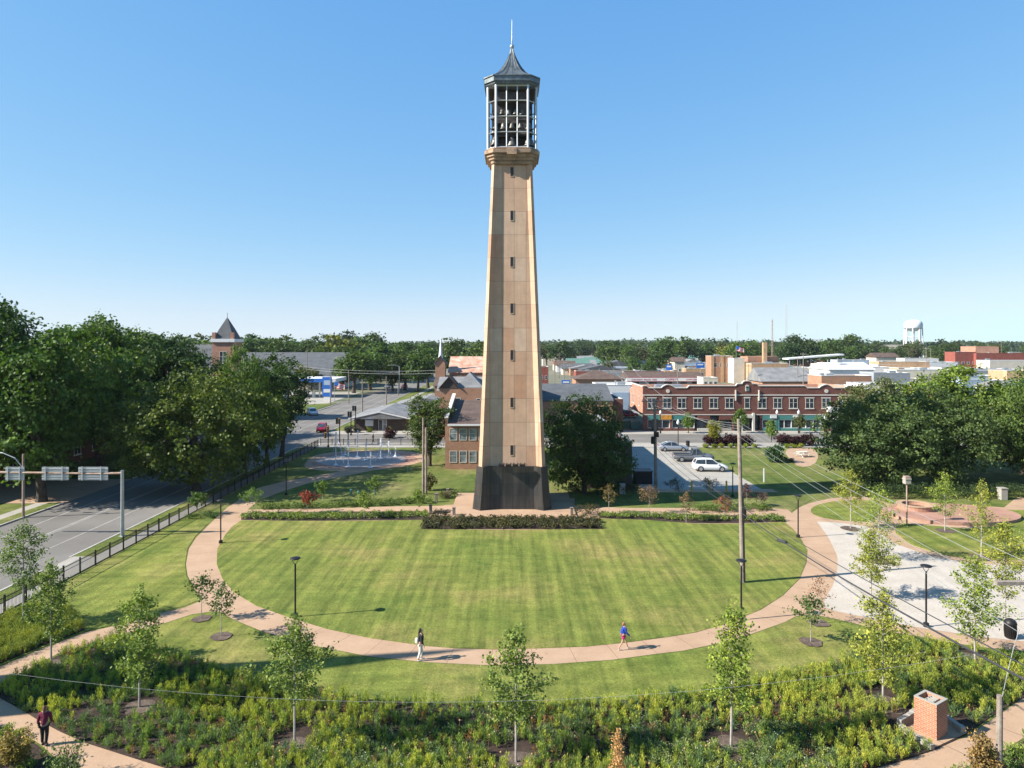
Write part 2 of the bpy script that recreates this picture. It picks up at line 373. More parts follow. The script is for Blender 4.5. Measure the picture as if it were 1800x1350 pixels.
# verge and pavement by the fence
sheet('verge', rect(-34.8, -33.2, -20, 51.4), 0.10, 'grass', th=0.1); sheet('verge', rect(-34.8, -33.2, 55, 111), 0.10, 'grass', th=0.1)
sheet('pavement', rect(-33.2, -31.9, -20, 113), 0.06, 'conc', th=0.06); sheet('pavement', rect(-34.8, -33.2, 51.4, 55), 0.09, 'conc', th=0.09)
sheet('pavement', rect(-34, 190, 112.8, 117.4), 0.06, 'conc', th=0.06)
sheet('pavement', rect(-34.8, 190, 128.8, 133.8), 0.06, 'conc', th=0.06)
sheet('pavement', rect(-31.5, -30, 134, 300), 0.05, 'conc', th=0.05); sheet('verge', rect(-34.8, -31.5, 134, 300), 0.07, 'grass', th=0.07); sheet('verge', rect(-30, -12, 160, 300), 0.03, 'grass', th=0.03)
sheet('pavement', rect(-50.4, -49.0, 20, 73.5), 0.06, 'conc', th=0.06)
sheet('verge', rect(-49.0, -47.6, 20, 73.5), 0.1, 'grass', th=0.1); sheet('verge', rect(-49.0, -47.6, 87, 112), 0.1, 'grass', th=0.1)
sheet('driveway', [(-47.5, 73.6), (-47.5, 86.8), (-62, 86.8), (-62, 76), (-56, 73.6)], Z2, 'tan')
sheet('west_grass', rect(-80, -50.4, 20, 73.4), 0.0, 'grass'); sheet('west_grass', rect(-80, -49, 87, 112), 0.0, 'grass')
sheet('forecourt', rect(-90, -52, 134, 240), Z1, 'conc'); 
sheet('verge', gp((622, 715), (640, 716), (700, 697), (678, 695)), 0.08, 'grass', th=0.08) if 0 else None
sheet('verge', [(-50.2, 166), (-58, 166), (-60, 190), (-49.4, 196)], 0.08, 'grass', th=0.08); sheet('verge', [(-60, 196), (-80, 200), (-80, 206), (-58, 204)], 0.08, 'grass', th=0.08)
# --- tan concrete under the whole path system, grass laid on it
tan = gp((357, 1055), (340, 1032), (330, 1012), (327, 992), (332, 965), (345, 945), (368, 922), (385, 905), (400, 892), (430, 872), (452, 858), (500, 846), (560, 836), (600, 828), (640, 822), (660, 826), (600, 838), (540, 850), (490, 866), (455, 880), (435, 896), (600, 893), (700, 890), (800, 889), (800, 876), (1010, 876), (1010, 889), (1100, 893), (1210, 893), (1340, 892), (1385, 896), (1392, 902), (1405, 892), (1424, 884), (1461, 876), (1495, 873), (1530, 874), (1560, 884), (1600, 888), (1700, 888), (1765, 892), (1790, 872), (1900, 868), (1900, 1180),
   (1800, 1144), (1739, 1139), (1672, 1130), (1588, 1114), (1540, 1106), (1500, 1095), (1470, 1088), (1440, 1082), (1415, 1081), (1400, 1083), (1378, 1094), (1322, 1114), (1267, 1130), (1200, 1144), (1150, 1150), (1075, 1160), (975, 1167), (900, 1169), (850, 1169), (750, 1164), (650, 1154), (562, 1137), (500, 1122), (462, 1110), (430, 1097), (405, 1086), (388, 1076), (372, 1075), (337, 1080), (275, 1100), (215, 1115), (155, 1132), (100, 1150), (32, 1185), (0, 1202), (-60, 1240), (-200, 1330), (-400, 1330), (-200, 1240), (-60, 1196), (0, 1172), (75, 1140), (150, 1112), (217, 1097), (275, 1080), (325, 1068))
sheet('path', tan, Z2, 'tan', th=0.01)
lower = gp((-60, 1216), (0, 1225), (35, 1243), (65, 1262), (105, 1284), (150, 1304), (190, 1317), (225, 1328), (295, 1350), (400, 1378), (560, 1405), (760, 1422), (1000, 1425), (1250, 1412), (1430, 1380), (1534, 1350), (1583, 1337), (1641, 1317), (1697, 1292), (1739, 1261), (1800, 1223), (1900, 1160), (2000, 1200), (1900, 1245), (1800, 1297), (1765, 1319), (1690, 1352), (1600, 1400), (1450, 1450), (1200, 1500), (950, 1510), (700, 1500), (450, 1470), (250, 1420), (120, 1350), (98, 1333), (72, 1309), (38, 1287), (0, 1277), (-150, 1250), (-400, 1230), (-400, 1170), (-200, 1190))
sheet('path', lower, Z3, 'tan', th=0.01)
EXTRA_HEDGE = None
lawn_px = [(424, 915), (520, 916), (640, 916), (752, 914), (752, 931), (900, 932), (1048, 930), (1054, 912), (1130, 914), (1223, 921), (1300, 921), (1379, 918), (1394, 930), (1406, 945), (1419, 967), (1417, 990), (1405, 1018), (1376, 1047), (1337, 1072), (1280, 1095), (1223, 1112), (1175, 1120), (1100, 1130), (1030, 1137), (950, 1140), (870, 1142), (800, 1140), (750, 1136), (700, 1129), (650, 1122), (575, 1106), (512, 1087), (450, 1065), (412, 1042), (392, 1020), (381, 992), (382, 965), (396, 940), (408, 926)]
sheet('oval_lawn', gp(*lawn_px), 0.03, 'lawn', th=0.04)
# outer lawns
ring_grass = gp((372, 1075), (388, 1078), (405, 1088), (430, 1099), (462, 1112), (500, 1124), (562, 1139), (650, 1156), (750, 1166), (850, 1171), (900, 1171), (975, 1169), (1075, 1162), (1150, 1152), (1200, 1146), (1267, 1132), (1322, 1116), (1378, 1096), (1400, 1085), (1415, 1083), (1440, 1084), (1470, 1090), (1500, 1097), (1540, 1108), (1588, 1116), (1672, 1132), (1739, 1141), (1800, 1146), (1900, 1184), (1900, 1240), (1800, 1226), (1700, 1295), (1534, 1352), (1430, 1382), (1250, 1414), (1000, 1427), (760, 1424), (560, 1407), (400, 1380), (295, 1352), (225, 1330), (150, 1306), (65, 1264), (0, 1227), (-30, 1222), (-20, 1212), (0, 1204), (32, 1187), (100, 1152), (155, 1134), (215, 1117), (275, 1102), (337, 1082))
sheet('outer_lawn', ring_grass, 0.026, 'lawn2', th=0.03)
sheet('fence_lawn', [(-31.8, 20), (-31.8, 71.5)] + gp((345, 905), (366, 920), (343, 943), (330, 964), (325, 992), (328, 1013), (338, 1033), (354, 1054), (322, 1066), (273, 1078), (216, 1095), (150, 1110), (75, 1138), (0, 1170), (-60, 1194), (-200, 1236)), 0.026, 'lawn2', th=0.03)
# beds of mulch, planted further below
bed_front = gp((0, 1206), (32, 1189), (100, 1154), (155, 1137), (200, 1121), (232, 1128), (287, 1146), (330, 1158), (362, 1166), (400, 1182), (440, 1194), (475, 1203), (575, 1222), (650, 1231), (750, 1238), (850, 1242), (950, 1243), (1050, 1236), (1150, 1228), (1237, 1218), (1344, 1198), (1422, 1180), (1467, 1167), (1500, 1153), (1545, 1137), (1592, 1128), (1680, 1138), (1750, 1152), (1800, 1162), (1900, 1200), (1900, 1158), (1804, 1224), (1741, 1262), (1699, 1293), (1642, 1319), (1584, 1339), (1535, 1352), (1430, 1382), (1250, 1414), (1000, 1427), (760, 1424), (560, 1407), (400, 1380), (294, 1352), (224, 1330), (149, 1306), (104, 1286), (63, 1264), (33, 1245), (-2, 1227), (-24, 1217))
bed_front = [p for p in bed_front if True]
bf = list(bed_front); 
bad = G(1900, 1200)
sheet('planting_bed', [p for p in bed_front if p not in (G(1900, 1200), G(1900, 1158))], 0.045, 'mulch', th=0.03)
bed_front = [p for p in bed_front if p not in (G(1900, 1200), G(1900, 1158))]
bed_left = [(-31.4, 30), (-31.4, 41.5)] + gp((20, 1082), (70, 1070), (110, 1066), (127, 1087), (150, 1108), (120, 1120), (75, 1136), (0, 1168), (-60, 1192), (-150, 1222))
sheet('planting_bed', bed_left, 0.045, 'mulch', th=0.03)
bed_bl = gp((-200, 1262), (-60, 1262), (0, 1281), (35, 1291), (66, 1311), (92, 1335), (115, 1352), (240, 1424), (100, 1500), (-200, 1400))
sheet('planting_bed', bed_bl, 0.03, 'mulch', th=0.03)
bed_br = gp((1690, 1358), (1768, 1323), (1800, 1303), (1900, 1252), (2000, 1260), (2000, 1500), (1500, 1500), (1600, 1408))
sheet('planting_bed', bed_br, 0.03, 'mulch', th=0.03)
# pale plaza, its grass islands, the brick circle
white_px = [(1436, 917), (1475, 919), (1520, 925), (1548, 938), (1571, 955), (1597, 964.5), (1636, 978.5), (1706, 990), (1800, 996), (1900, 1000), (1900, 1160), (1800, 1128), (1740, 1122), (1683, 1114), (1600, 1101), (1553, 1090), (1510, 1083), (1475, 1076), (1448, 1068), (1448, 1056), (1464, 1030), (1472, 1002), (1472, 978), (1457, 946), (1444, 928)]
sheet('plaza_paving', gp(*white_px), Z3+0.004, 'white_pave')
sheet('grass_island', gp((1424, 897), (1433, 889), (1461, 882), (1489, 880), (1530, 880), (1560, 885), (1545, 905), (1530, 916), (1510, 917), (1473, 915), (1440, 909), (1427, 903)), 0.05, 'lawn2', smooth=1, th=0.05)
sheet('grass_island', gp((1574, 925), (1590, 921), (1640, 925), (1700, 930), (1753, 925), (1786, 913), (1770, 897), (1800, 897), (1900, 900), (1900, 984), (1800, 985), (1706, 983), (1660, 976), (1636, 969), (1601, 957.6), (1574, 937)), 0.05, 'lawn2', th=0.05)
cx, cy = G(1670, 906); 
circ = [(cx+6.4*math.cos(a*math.pi/24), cy+4.0*math.sin(a*math.pi/24)) for a in range(48)]
sheet('brick_plaza', circ, 0.32, 'brickpave', th=0.32)
# grass round the tree group and parking
sheet('north_grass', [(29.3, 79.5), (29.3, 112.6), (80, 112.6), (80, 74)] + gp((1500, 868), (1461, 872), (1424, 880), (1408, 888), (1392, 899), (1385, 893), (1340, 889), (1300, 880)), 0.02, 'grass', th=0.02)
sheet('parking_lot', rect(15.2, 29.0, 80.6, 113), Z3, 'conc')
m = MB()
for k in range(9): m.quad((21.5, 85+k*3.0, Z4), (28.8, 85+k*3.0, Z4), (28.8, 85.1+k*3.0, Z4), (21.5, 85.1+k*3.0, Z4))
struct(m.build('parking_marking', 'line'))
sheet('parking_pavement', rect(15.2, 30.2, 79.0, 80.6), 0.05, 'tan', th=0.05)
sheet('garden_path', gp((1378, 792), (1400, 785), (1428, 788), (1440, 800), (1432, 818), (1405, 822), (1388, 808)), 0.03, 'tan', 1)
# tower plaza
sheet('tower_plaza', rect(-6.1, 6.3, 67.3, 78), 0.16, 'tan', th=0.16)
m = MB()
for k in range(3): m.box(-7.6+k*0.5, -6.1, 69.5, 72.3, 0.01, 0.05*(k+1)+0.01)
struct(m.build('tower_steps', 'tan'))
# splash pad
sx, sy = G(640, 808)
def blob(rx, ry, seed, cx=sx, cy=sy):
    return [(cx+rx*math.cos(a)*(1+.07*math.sin(3*a+seed)), cy+ry*math.sin(a)*(1+.06*math.sin(2*a+seed))) for a in [k*math.pi/30 for k in range(60)]]
sheet('splash_pad', blob(8.6, 9.6, 1), 0.03, 'tan', th=0.03); sheet('splash_pad', blob(7.3, 7.8, 2), 0.034, 'brickpave')
MAT['wetpad'] = mottled('wet_pad', (0.16, 0.14, 0.13), (0.40, 0.33, 0.28), 0.35, 0.55, 3, 0.2, 0.3)
sheet('splash_pad', blob(6.4, 6.2, 4), 0.038, 'wetpad')

# ================================================================ clock-less bell tower (carillon)
def finpoly(w, o, f, r, z, cy=0):
    q = [(-w+o, -w), (-w+f, -w+r), (w-f, -w+r), (w-o, -w)]; out = []
    for k in range(4):
        c, s = [(1, 0), (0, 1), (-1, 0), (0, -1)][k]
        out += [(x*c-y*s, x*s+y*c+cy, z) for x, y in q]
    return out
def chsq(w, c, z): return [(x, y, z) for x, y in ((-w+c, -w), (w-c, -w), (w, -w+c), (w, w-c), (w-c, w), (-w+c, w), (-w, w-c), (-w, -w+c))]
def panel_mat(name, tones, pw, ph, rough=0.8, spec=0.3, joint=(0.12, 0.09, 0.07), streak=(0.9, 1.05)):
    m, t, b = base_mat(name, rough, spec); v = objco(t)
    s = nd(t, 'ShaderNodeSeparateXYZ'); t.links.new(v, s.inputs[0])
    u = math_n(t, 'DIVIDE', math_n(t, 'ADD', s.outputs[0], 50+pw*0.5), pw); w = math_n(t, 'DIVIDE', math_n(t, 'ADD', s.outputs[2], 0.9), ph)
    y = math_n(t, 'FLOOR', math_n(t, 'MULTIPLY', s.outputs[1], 0.05))
    cb = nd(t, 'ShaderNodeCombineXYZ'); t.links.new(math_n(t, 'FLOOR', u), cb.inputs[0]); t.links.new(math_n(t, 'FLOOR', w), cb.inputs[1]); t.links.new(y, cb.inputs[2])
    wn = nd(t, 'ShaderNodeTexWhiteNoise', noise_dimensions='3D'); t.links.new(cb.outputs[0], wn.inputs[0])
    c = ramp(t, wn.outputs[0], [(i/(len(tones)-1), q) for i, q in enumerate(tones)]).outputs[0]
    st = noise(t, 0.9, 6, 0.7, v); c = mix(t, 1.0, c, ramp(t, st.outputs[0], [(0.3, (0.86,)*3), (0.7, (1.1,)*3)]).outputs[0], 'MULTIPLY')
    mp = nd(t, 'ShaderNodeMapping'); mp.inputs['Scale'].default_value = (2.4, 2.4, 0.12); t.links.new(v, mp.inputs[0])
    sk = noise(t, 1, 4, 0.7, mp.outputs[0]); c = mix(t, 1.0, c, ramp(t, sk.outputs[0], [(0.3, (streak[0],)*3), (0.62, (streak[1],)*3)]).outputs[0], 'MULTIPLY')
    fu = math_n(t, 'FRACT', u); fw = math_n(t, 'FRACT', w)
    j = math_n(t, 'MINIMUM', math_n(t, 'MULTIPLY', math_n(t, 'MINIMUM', fu, math_n(t, 'SUBTRACT', 1, fu)), pw), math_n(t, 'MULTIPLY', math_n(t, 'MINIMUM', fw, math_n(t, 'SUBTRACT', 1, fw)), ph))
    jl = math_n(t, 'LESS_THAN', j, 0.02); c = mix(t, jl, c, mix(t, 0.6, c, joint))
    setc(t, b, c); bump(t, b, sk.outputs[0], 0.1, 0.01)
    return m
MAT['limestone'] = panel_mat('sandstone_panels', [(0.50, 0.30, 0.185), (0.57, 0.395, 0.27), (0.53, 0.335, 0.215), (0.59, 0.425, 0.305), (0.47, 0.265, 0.16), (0.55, 0.355, 0.235), (0.555, 0.37, 0.25)], 1.24, 2.41)
MAT['granite'] = panel_mat('black_granite', [(0.018, 0.017, 0.017), (0.030, 0.026, 0.022), (0.023, 0.022, 0.022)], 1.3, 1.15, 0.38, 0.5, (0.006, 0.006, 0.006), (0.55, 1.9))
TY = 73.7
tw = thing('bell_tower', 'tall tapering sandstone bell tower on a black granite base with glazed belfry', 'tower', (0, TY, 0.16))
m = MB(); m.loft([finpoly(4.02, .82, 1.75, .62, 0), finpoly(3.83, .76, 1.6, .56, 1.6), finpoly(3.66, .70, 1.45, .5, 3.6), finpoly(3.62, .68, 1.4, .48, 4.3)]); m.build('base', 'granite', tw)
W0, W1, ZB, ZT = 3.40, 2.10, 4.3, 35.3
m = MB()
rings = []
for k in range(14):
    t = k/13; z = ZB+(ZT-ZB)*t; w = W0+(W1-W0)*t; rings.append(finpoly(w, .36-.1*t, .92-.32*t, .52-.26*t, z))
m.loft(rings); sh = m.build('shaft', 'limestone', tw)
def wz(z): t = (z-ZB)/(ZT-ZB); return W0+(W1-W0)*t, .52-.26*t
MAT['slit'] = plain('slit_glass', (0.025, 0.028, 0.03), 0.3)
for k, py in enumerate((300, 378, 460, 542, 624, 707, 790)):
    z = GZ(py, 71.4)-.16; w, r = wz(z); w2, r2 = wz(z+1)
    y0, y1 = -w+r, -w2+r2; h = 1.0 if k else .95; s = (y1-y0)/1
    f = MB()
    for a0, a1, b0, b1, pr in ((-.22, -.16, -h/2-.06, h/2+.06, .03), (.16, .22, -h/2-.06, h/2+.06, .03), (-.16, .16, -h/2-.06, -h/2, .05), (-.16, .16, h/2, h/2+.06, .03)):
        f.loft([[(a0, y0+s*b0-pr, z+b0), (a1, y0+s*b0-pr, z+b0), (a1, y0+s*b0+.1, z+b0), (a0, y0+s*b0+.1, z+b0)], [(a0, y0+s*b1-pr, z+b1), (a1, y0+s*b1-pr, z+b1), (a1, y0+s*b1+.1, z+b1), (a0, y0+s*b1+.1, z+b1)]])
    fo = f.build('window', 'limestone', tw)
    f = MB(); f.loft([[(-.16, y0+s*b-.008, z+b), (.16, y0+s*b-.008, z+b), (.16, y0+s*b+.1, z+b), (-.16, y0+s*b+.1, z+b)] for b in (-h/2, h/2)]); f.build('pane', 'slit', fo)
MAT['cornice'] = mottled('cornice_stone', (0.22, 0.15, 0.10), (0.46, 0.31, 0.20), 1.2, 0.85, 6, 0.3, 0.25)
m = MB()
for w, c, z0, z1 in ((2.20, .3, 35.3, 35.65), (2.42, .55, 35.65, 35.95), (2.62, .72, 35.95, 36.25), (2.86, .92, 36.25, 36.68), (2.74, .88, 36.68, 36.86)):
    m.loft([chsq(w-.08, c, z0), chsq(w, c, z0+.08), chsq(w, c, z1-.002), chsq(w-.02, c, z1)])
m.box(-.5, .5, -2.95, -2.7, 36.1, 36.72)
m.build('cornice', 'cornice', tw, bevel=0.03)
MAT['alu'] = plain('pale_aluminium', (0.52, 0.54, 0.55), 0.4, 0.4, var=0.06)
MAT['zinc'] = mottled('weathered_zinc', (0.09, 0.105, 0.105), (0.22, 0.245, 0.245), 1.3, 0.45, 5, 0.3, 0.25, 0.55)
bw, bc, z0, z1 = 2.5, .86, 36.86, 43.35
fr = MB()
P8 = [(x, y) for x, y, z in chsq(bw, bc, 0)]
def pl(a, t, b): return (a[0]+(b[0]-a[0])*t, a[1]+(b[1]-a[1])*t)
for k in range(8):
    a, b = P8[k], P8[(k+1) % 8]
    fr.tube([(a[0], a[1], z0), (a[0], a[1], z1)], .13, 6)
    for q, zz in enumerate((z0+.08, z0+1.66, z0+3.27, z0+4.88, z1-.06)):
        fr.tube([(a[0], a[1], zz), (b[0], b[1], zz)], .10 if q in (0, 4) else .06, 4)
    if k % 2 == 0:
        for t in (1/3, 2/3): p = pl(a, t, b); fr.tube([(p[0], p[1], z0), (p[0], p[1], z1)], .06, 4)
fr.build('belfry_frame', 'alu', tw)
# inside: floors, playing cabin, beams, bells
ins = MB(); ins.box(-1.95, 1.95, -.75, 1.2, z0+3.1, z1-.4); ins.box(-1.8, 1.8, -.15, 1.2, z0+1.3, z0+3.1); ins.box(-1.4, 1.4, -1.0, -.15, z0+1.62, z0+1.74); ins.box(-2.0, 2.0, -1.6, -1.5, z0+3.15, z0+3.3); ins.box(-1.2, -.5, -.2, 1.0, z0, z0+1.3); ins.box(.1, 1.3, -.2, 1.0, z0, z0+1.3)
for zz in (z0+.02, z0+1.55, z0+3.2, z0+4.85): ins.box(-2.1, 2.1, -.25, .25, zz+1.35, zz+1.5)
ins.box(-2.2, -1.5, 1.5, 2.1, z0, z1); ins.box(1.5, 2.2, 1.5, 2.1, z0, z1)
ins.box(-2.35, 2.35, -2.35, 2.35, z1-.35, z1-.1); ins.box(-2.3, 2.3, -2.3, 2.3, z0-.05, z0+.03)
ins.box(-1.6, 1.6, -1.9, -.3, z1-1.45, z1-.5); ins.box(.7, 1.6, -1.5, -.3, z0+1.7, z1-1.5)
MAT['inside'] = mottled('belfry_inside', (0.05, 0.043, 0.038), (0.12, 0.10, 0.09), 1.0, 0.8, 6, 0.2, 0.2)
ins.build('bell_chamber', 'inside', tw)
MAT['bronze'] = mottled('grey_bronze', (0.10, 0.095, 0.085), (0.20, 0.19, 0.17), 2, 0.5, 8, 0.1, 0.1, 0.5)
random.seed(3)
def bell(x, y, z, r):
    b = MB(); b.lathe([(.05*r, 0), (.35*r, 0), (.55*r, -.12*r), (.62*r, -.6*r), (.72*r, -1.1*r), (1.0*r, -1.55*r), (.96*r, -1.6*r), (.3*r, -1.2*r)], 16, (x, y, z))
    b.tube([(x, y, z), (x, y, z+.3*r)], .08*r, 6); b.build('bell', 'bronze', tw, smooth=True)
for row, (zz, rr, n) in enumerate(((z0+1.5, .62, 3), (z0+2.9, .42, 5), (z0+4.3, .34, 6))):
    for k in range(n): bell(-1.75+3.5*k/(n-1), -1.35 if row else -1.0, zz, rr*random.uniform(.85, 1.1))
    for sx_ in (-1, 1): bell(sx_*1.85, -.2, zz, rr*1.2); 
ro = MB(); ro.loft([chsq(2.62, .9, 43.35), chsq(2.72, .95, 43.5), chsq(2.72, .95, 43.62), chsq(2.85, .98, 43.66), chsq(2.85, .98, 44.12), chsq(2.93, 1.0, 44.16), chsq(2.93, 1.0, 44.26), chsq(2.7, .95, 44.30)]); ro.build('fascia', 'zinc', tw)
prof = [(2.82, 44.27), (2.30, 44.50), (1.80, 44.86), (1.40, 45.26), (1.05, 45.75), (.75, 46.30), (.47, 46.92), (.24, 47.5), (.12, 48.0)]
rf = MB(); rf.loft([chsq(w, w*.36, z) for w, z in prof]); rfo = rf.build('roof', 'zinc', tw)
se = MB()
for k in range(8):
    ng = 4 if k % 2 == 0 else 2
    for j in range(ng):
        pts = []
        for w, z in prof:
            q = [(x, y) for x, y, _ in chsq(w, w*.36, 0)]; p = pl(q[k], j/ng, q[(k+1) % 8]); pts.append((p[0]*1.01, p[1]*1.01, z+.01))
        se.tube(pts, .035 if j == 0 else .018, 4)
se.build('seam', 'zinc', rfo)
sp = MB(); sp.lathe([(.12, 47.95), (.13, 48.1), (.22, 48.2), (.25, 48.32), (.2, 48.46), (.07, 48.55), (.045, 49.5), (.025, 51.1), (.01, 51.25)], 12); sp.build('finial', 'steel', tw, smooth=True)
for k, x in enumerate((-1.05, -.35, .35, 1.05)):
    w, r = wz(4.9); f = MB(); y = -w+r
    f.box(x-.30, x+.30, y-1.05, y-.6, 4.50, 4.62); f.box(x-.30, x+.30, y-1.12, y-1.05, 4.40, 4.62)
    f.tube([(x-.2, y-.7, 4.46), (x-.2, y+.02, 4.62)], .03, 5); f.tube([(x+.2, y-.7, 4.46), (x+.2, y+.02, 4.62)], .03, 5); f.build('floodlight', 'black', tw)
# little stone posts round the plaza
post = None
for i, (px, py, lab) in enumerate(((787, 873, 'stone marker post at the back left corner of the tower plaza'), (798, 908, 'stone marker post at the front left corner of the tower plaza'), (1005, 908, 'pale stone marker post at the front right corner of the tower plaza'), (757, 903, 'stone marker post where the left path meets the plaza steps'), (767, 882, 'stone marker post beside the dark hedge left of the plaza'))):
    x, y = G(px, py)
    if post is None:
        post = MB().box(-.14, .14, -.14, .14, 0, .8).box(-.17, .17, -.17, .17, .8, .88).build('marker_post', 'wood', bevel=0.015); o = post
    else: o = post.copy(); COL.objects.link(o)
    o.location = (x, y, 0.02); tag(o, lab, 'post', 'marker posts round the tower plaza')
# ================================================================ buildings
def face_map(bx, face, u, z, d):
    x0, x1, y0, y1 = bx
    return {'S': (x0+u, y0-d, z), 'W': (x0-d, y1-u, z), 'E': (x1+d, y0+u, z)}[face]
def fbox(m, bx, face, u0, u1, z0, z1, d0, d1):
    P = [face_map(bx, face, u, z, d) for z in (z0, z1) for d in (d0, d1) for u in (u0, u1)]
    i = len(m.v); m.v += P
    for f in ((0, 2, 3, 1), (4, 5, 7, 6), (0, 1, 5, 4), (2, 6, 7, 3), (0, 4, 6, 2), (1, 3, 7, 5)):
        m.f.append(tuple(i+k for k in f)); m.m.append(m.cur)
def window(root, bx, face, u, z0, w, h, frame='white', pane='glass', mull=1, sill=True, head=0.0, rail=True, name='window'):
    m = MB(); t = 0.07
    fbox(m, bx, face, u-w/2, u-w/2+t, z0, z0+h, 0.0, .05); fbox(m, bx, face, u+w/2-t, u+w/2, z0, z0+h, 0, .05)
    fbox(m, bx, face, u-w/2+t, u+w/2-t, z0+h-t, z0+h, 0, .05); fbox(m, bx, face, u-w/2+t, u+w/2-t, z0, z0+t, 0, .05)
    for k in range(1, mull+1):
        c = u-w/2+w*k/(mull+1); fbox(m, bx, face, c-.05, c+.05, z0+t, z0+h-t, 0, .046)
    if rail: fbox(m, bx, face, u-w/2+t, u+w/2-t, z0+h*.55, z0+h*.55+.05, 0, .04)
    if sill: fbox(m, bx, face, u-w/2-.1, u+w/2+.1, z0-.14, z0, 0, .1)
    if head: fbox(m, bx, face, u-w/2-.12, u+w/2+.12, z0+h, z0+h+head, 0, .08)
    f = m.build(name, frame, root)
    m = MB(); fbox(m, bx, face, u-w/2+t, u+w/2-t, z0+t, z0+h-t, -.05, .02); m.build('pane', pane, f)
    return f
def roof_shape(m, x0, x1, y0, y1, z, h, kind, o=.4, th=.15):
    x0 -= o; x1 += o; y0 -= o; y1 += o
    xm, ym = (x0+x1)/2, (y0+y1)/2
    b = [(x0, y0), (x1, y0), (x1, y1), (x0, y1)]
    if kind == 'gable_x': r = [(x0, ym, z+h), (x1, ym, z+h)]; tops = [((0, 1), (1, 0)), ((2, 3), (0, 1))]
    if kind == 'gable_y': r = [(xm, y0, z+h), (xm, y1, z+h)]
    if kind == 'hip':
        k = min(x1-x0, y1-y0)/2
        r = [(x0+k, ym, z+h), (x1-k, ym, z+h)] if x1-x0 >= y1-y0 else [(xm, y0+k, z+h), (xm, y1-k, z+h)]
    B = [(x, y, z) for x, y in b]; T = [(x, y, z+th) for x, y in b]; r = [(p[0], p[1], p[2]+th) for p in r]
    m.quad(*reversed(B))
    for i in range(4): j = (i+1) % 4; m.quad(B[i], B[j], T[j], T[i])
    if kind == 'gable_x' or (kind == 'hip' and x1-x0 >= y1-y0):
        m.quad(T[0], T[1], r[1], r[0]); m.quad(T[2], T[3], r[0], r[1]); m.quad(T[1], T[2], r[1]); m.quad(T[3], T[0], r[0])
    else:
        m.quad(T[1], T[2], r[1], r[0]); m.quad(T[3], T[0], r[0], r[1]); m.quad(T[0], T[1], r[0]); m.quad(T[2], T[3], r[1])
def building(name, label, cat, bx, h, wall, roof, kind='flat', rh=2.0, o=.4, wins=(), cap='trim', par=.5, group=None, wing='glass', frame='white'):
    x0, x1, y0, y1 = bx; root = thing(name, label, cat, ((x0+x1)/2, y0, 0), 0, group)
    L = (x0-(x0+x1)/2, x1-(x0+x1)/2, 0, y1-y0); a0, a1, b0, b1 = L
    m = MB()
    if kind == 'flat':
        m.box(a0, a1, b0, b1, 0, h-par)
        t = .3
        m.box(a0, a1, b0, b0+t, h-par, h); m.box(a0, a1, b1-t, b1, h-par, h); m.box(a0, a0+t, b0+t, b1-t, h-par, h); m.box(a1-t, a1, b0+t, b1-t, h-par, h)
        m.build('wall', wall, root)
        MB().box(a0+t, a1-t, b0+t, b1-t, h-par, h-par+.05).build('roof', roof, root)
        c = MB(); q = .06
        c.box(a0-q, a1+q, b0-q, b0+t+q, h, h+.1); c.box(a0-q, a1+q, b1-t-q, b1+q, h, h+.1); c.box(a0-q, a0+t+q, b0+t+q, b1-t-q, h, h+.1); c.box(a1-t-q, a1+q, b0+t+q, b1-t-q, h, h+.1)
        c.build('parapet_cap', cap, root)
    else:
        m.box(a0, a1, b0, b1, 0, h)
        if kind == 'gable_y': m.loft([[(a0, y, h), (a1, y, h), ((a0+a1)/2, y, h+rh*(a1-a0)/(a1-a0+2*o))] for y in (b0+.02, b1-.02)])
        if kind == 'gable_x': m.loft([[(x, b0, h), (x, b1, h), (x, (b0+b1)/2, h+rh*(b1-b0)/(b1-b0+2*o))] for x in (a0+.02, a1-.02)])
        m.build('wall', wall, root)
        r = MB(); roof_shape(r, a0, a1, b0, b1, h, rh, kind, o); r.build('roof', roof, root)
    for w in wins:
        face, u, z0, ww, hh = w[:5]; kw = w[5] if len(w) > 5 else {}
        kw = dict(dict(frame=frame, pane=wing), **kw); window(root, L, face, u, z0, ww, hh, **kw)
    return root, L
def row(face, n, u0, du, z0, w, h, **kw): return [(face, u0+du*k, z0, w, h, kw) for k in range(n)]
def text(root, s, size, loc, mat, name='lettering', rot=(R(90), 0, 0), ext=.01, align='CENTER'):
    c = bpy.data.curves.new(name, 'FONT'); c.body = s; c.size = size; c.extrude = ext; c.align_x = align; c.materials.append(MAT[mat])
    o = bpy.data.objects.new(name, c); COL.objects.link(o); bpy.context.view_layer.update()
    me = bpy.data.meshes.new_from_object(o.evaluated_get(bpy.context.evaluated_depsgraph_get())); bpy.data.objects.remove(o)
    if not me.materials: me.materials.append(MAT[mat])
    o = bpy.data.objects.new(name, me); COL.objects.link(o); o.location = loc; o.rotation_euler = rot; o.parent = root; return o

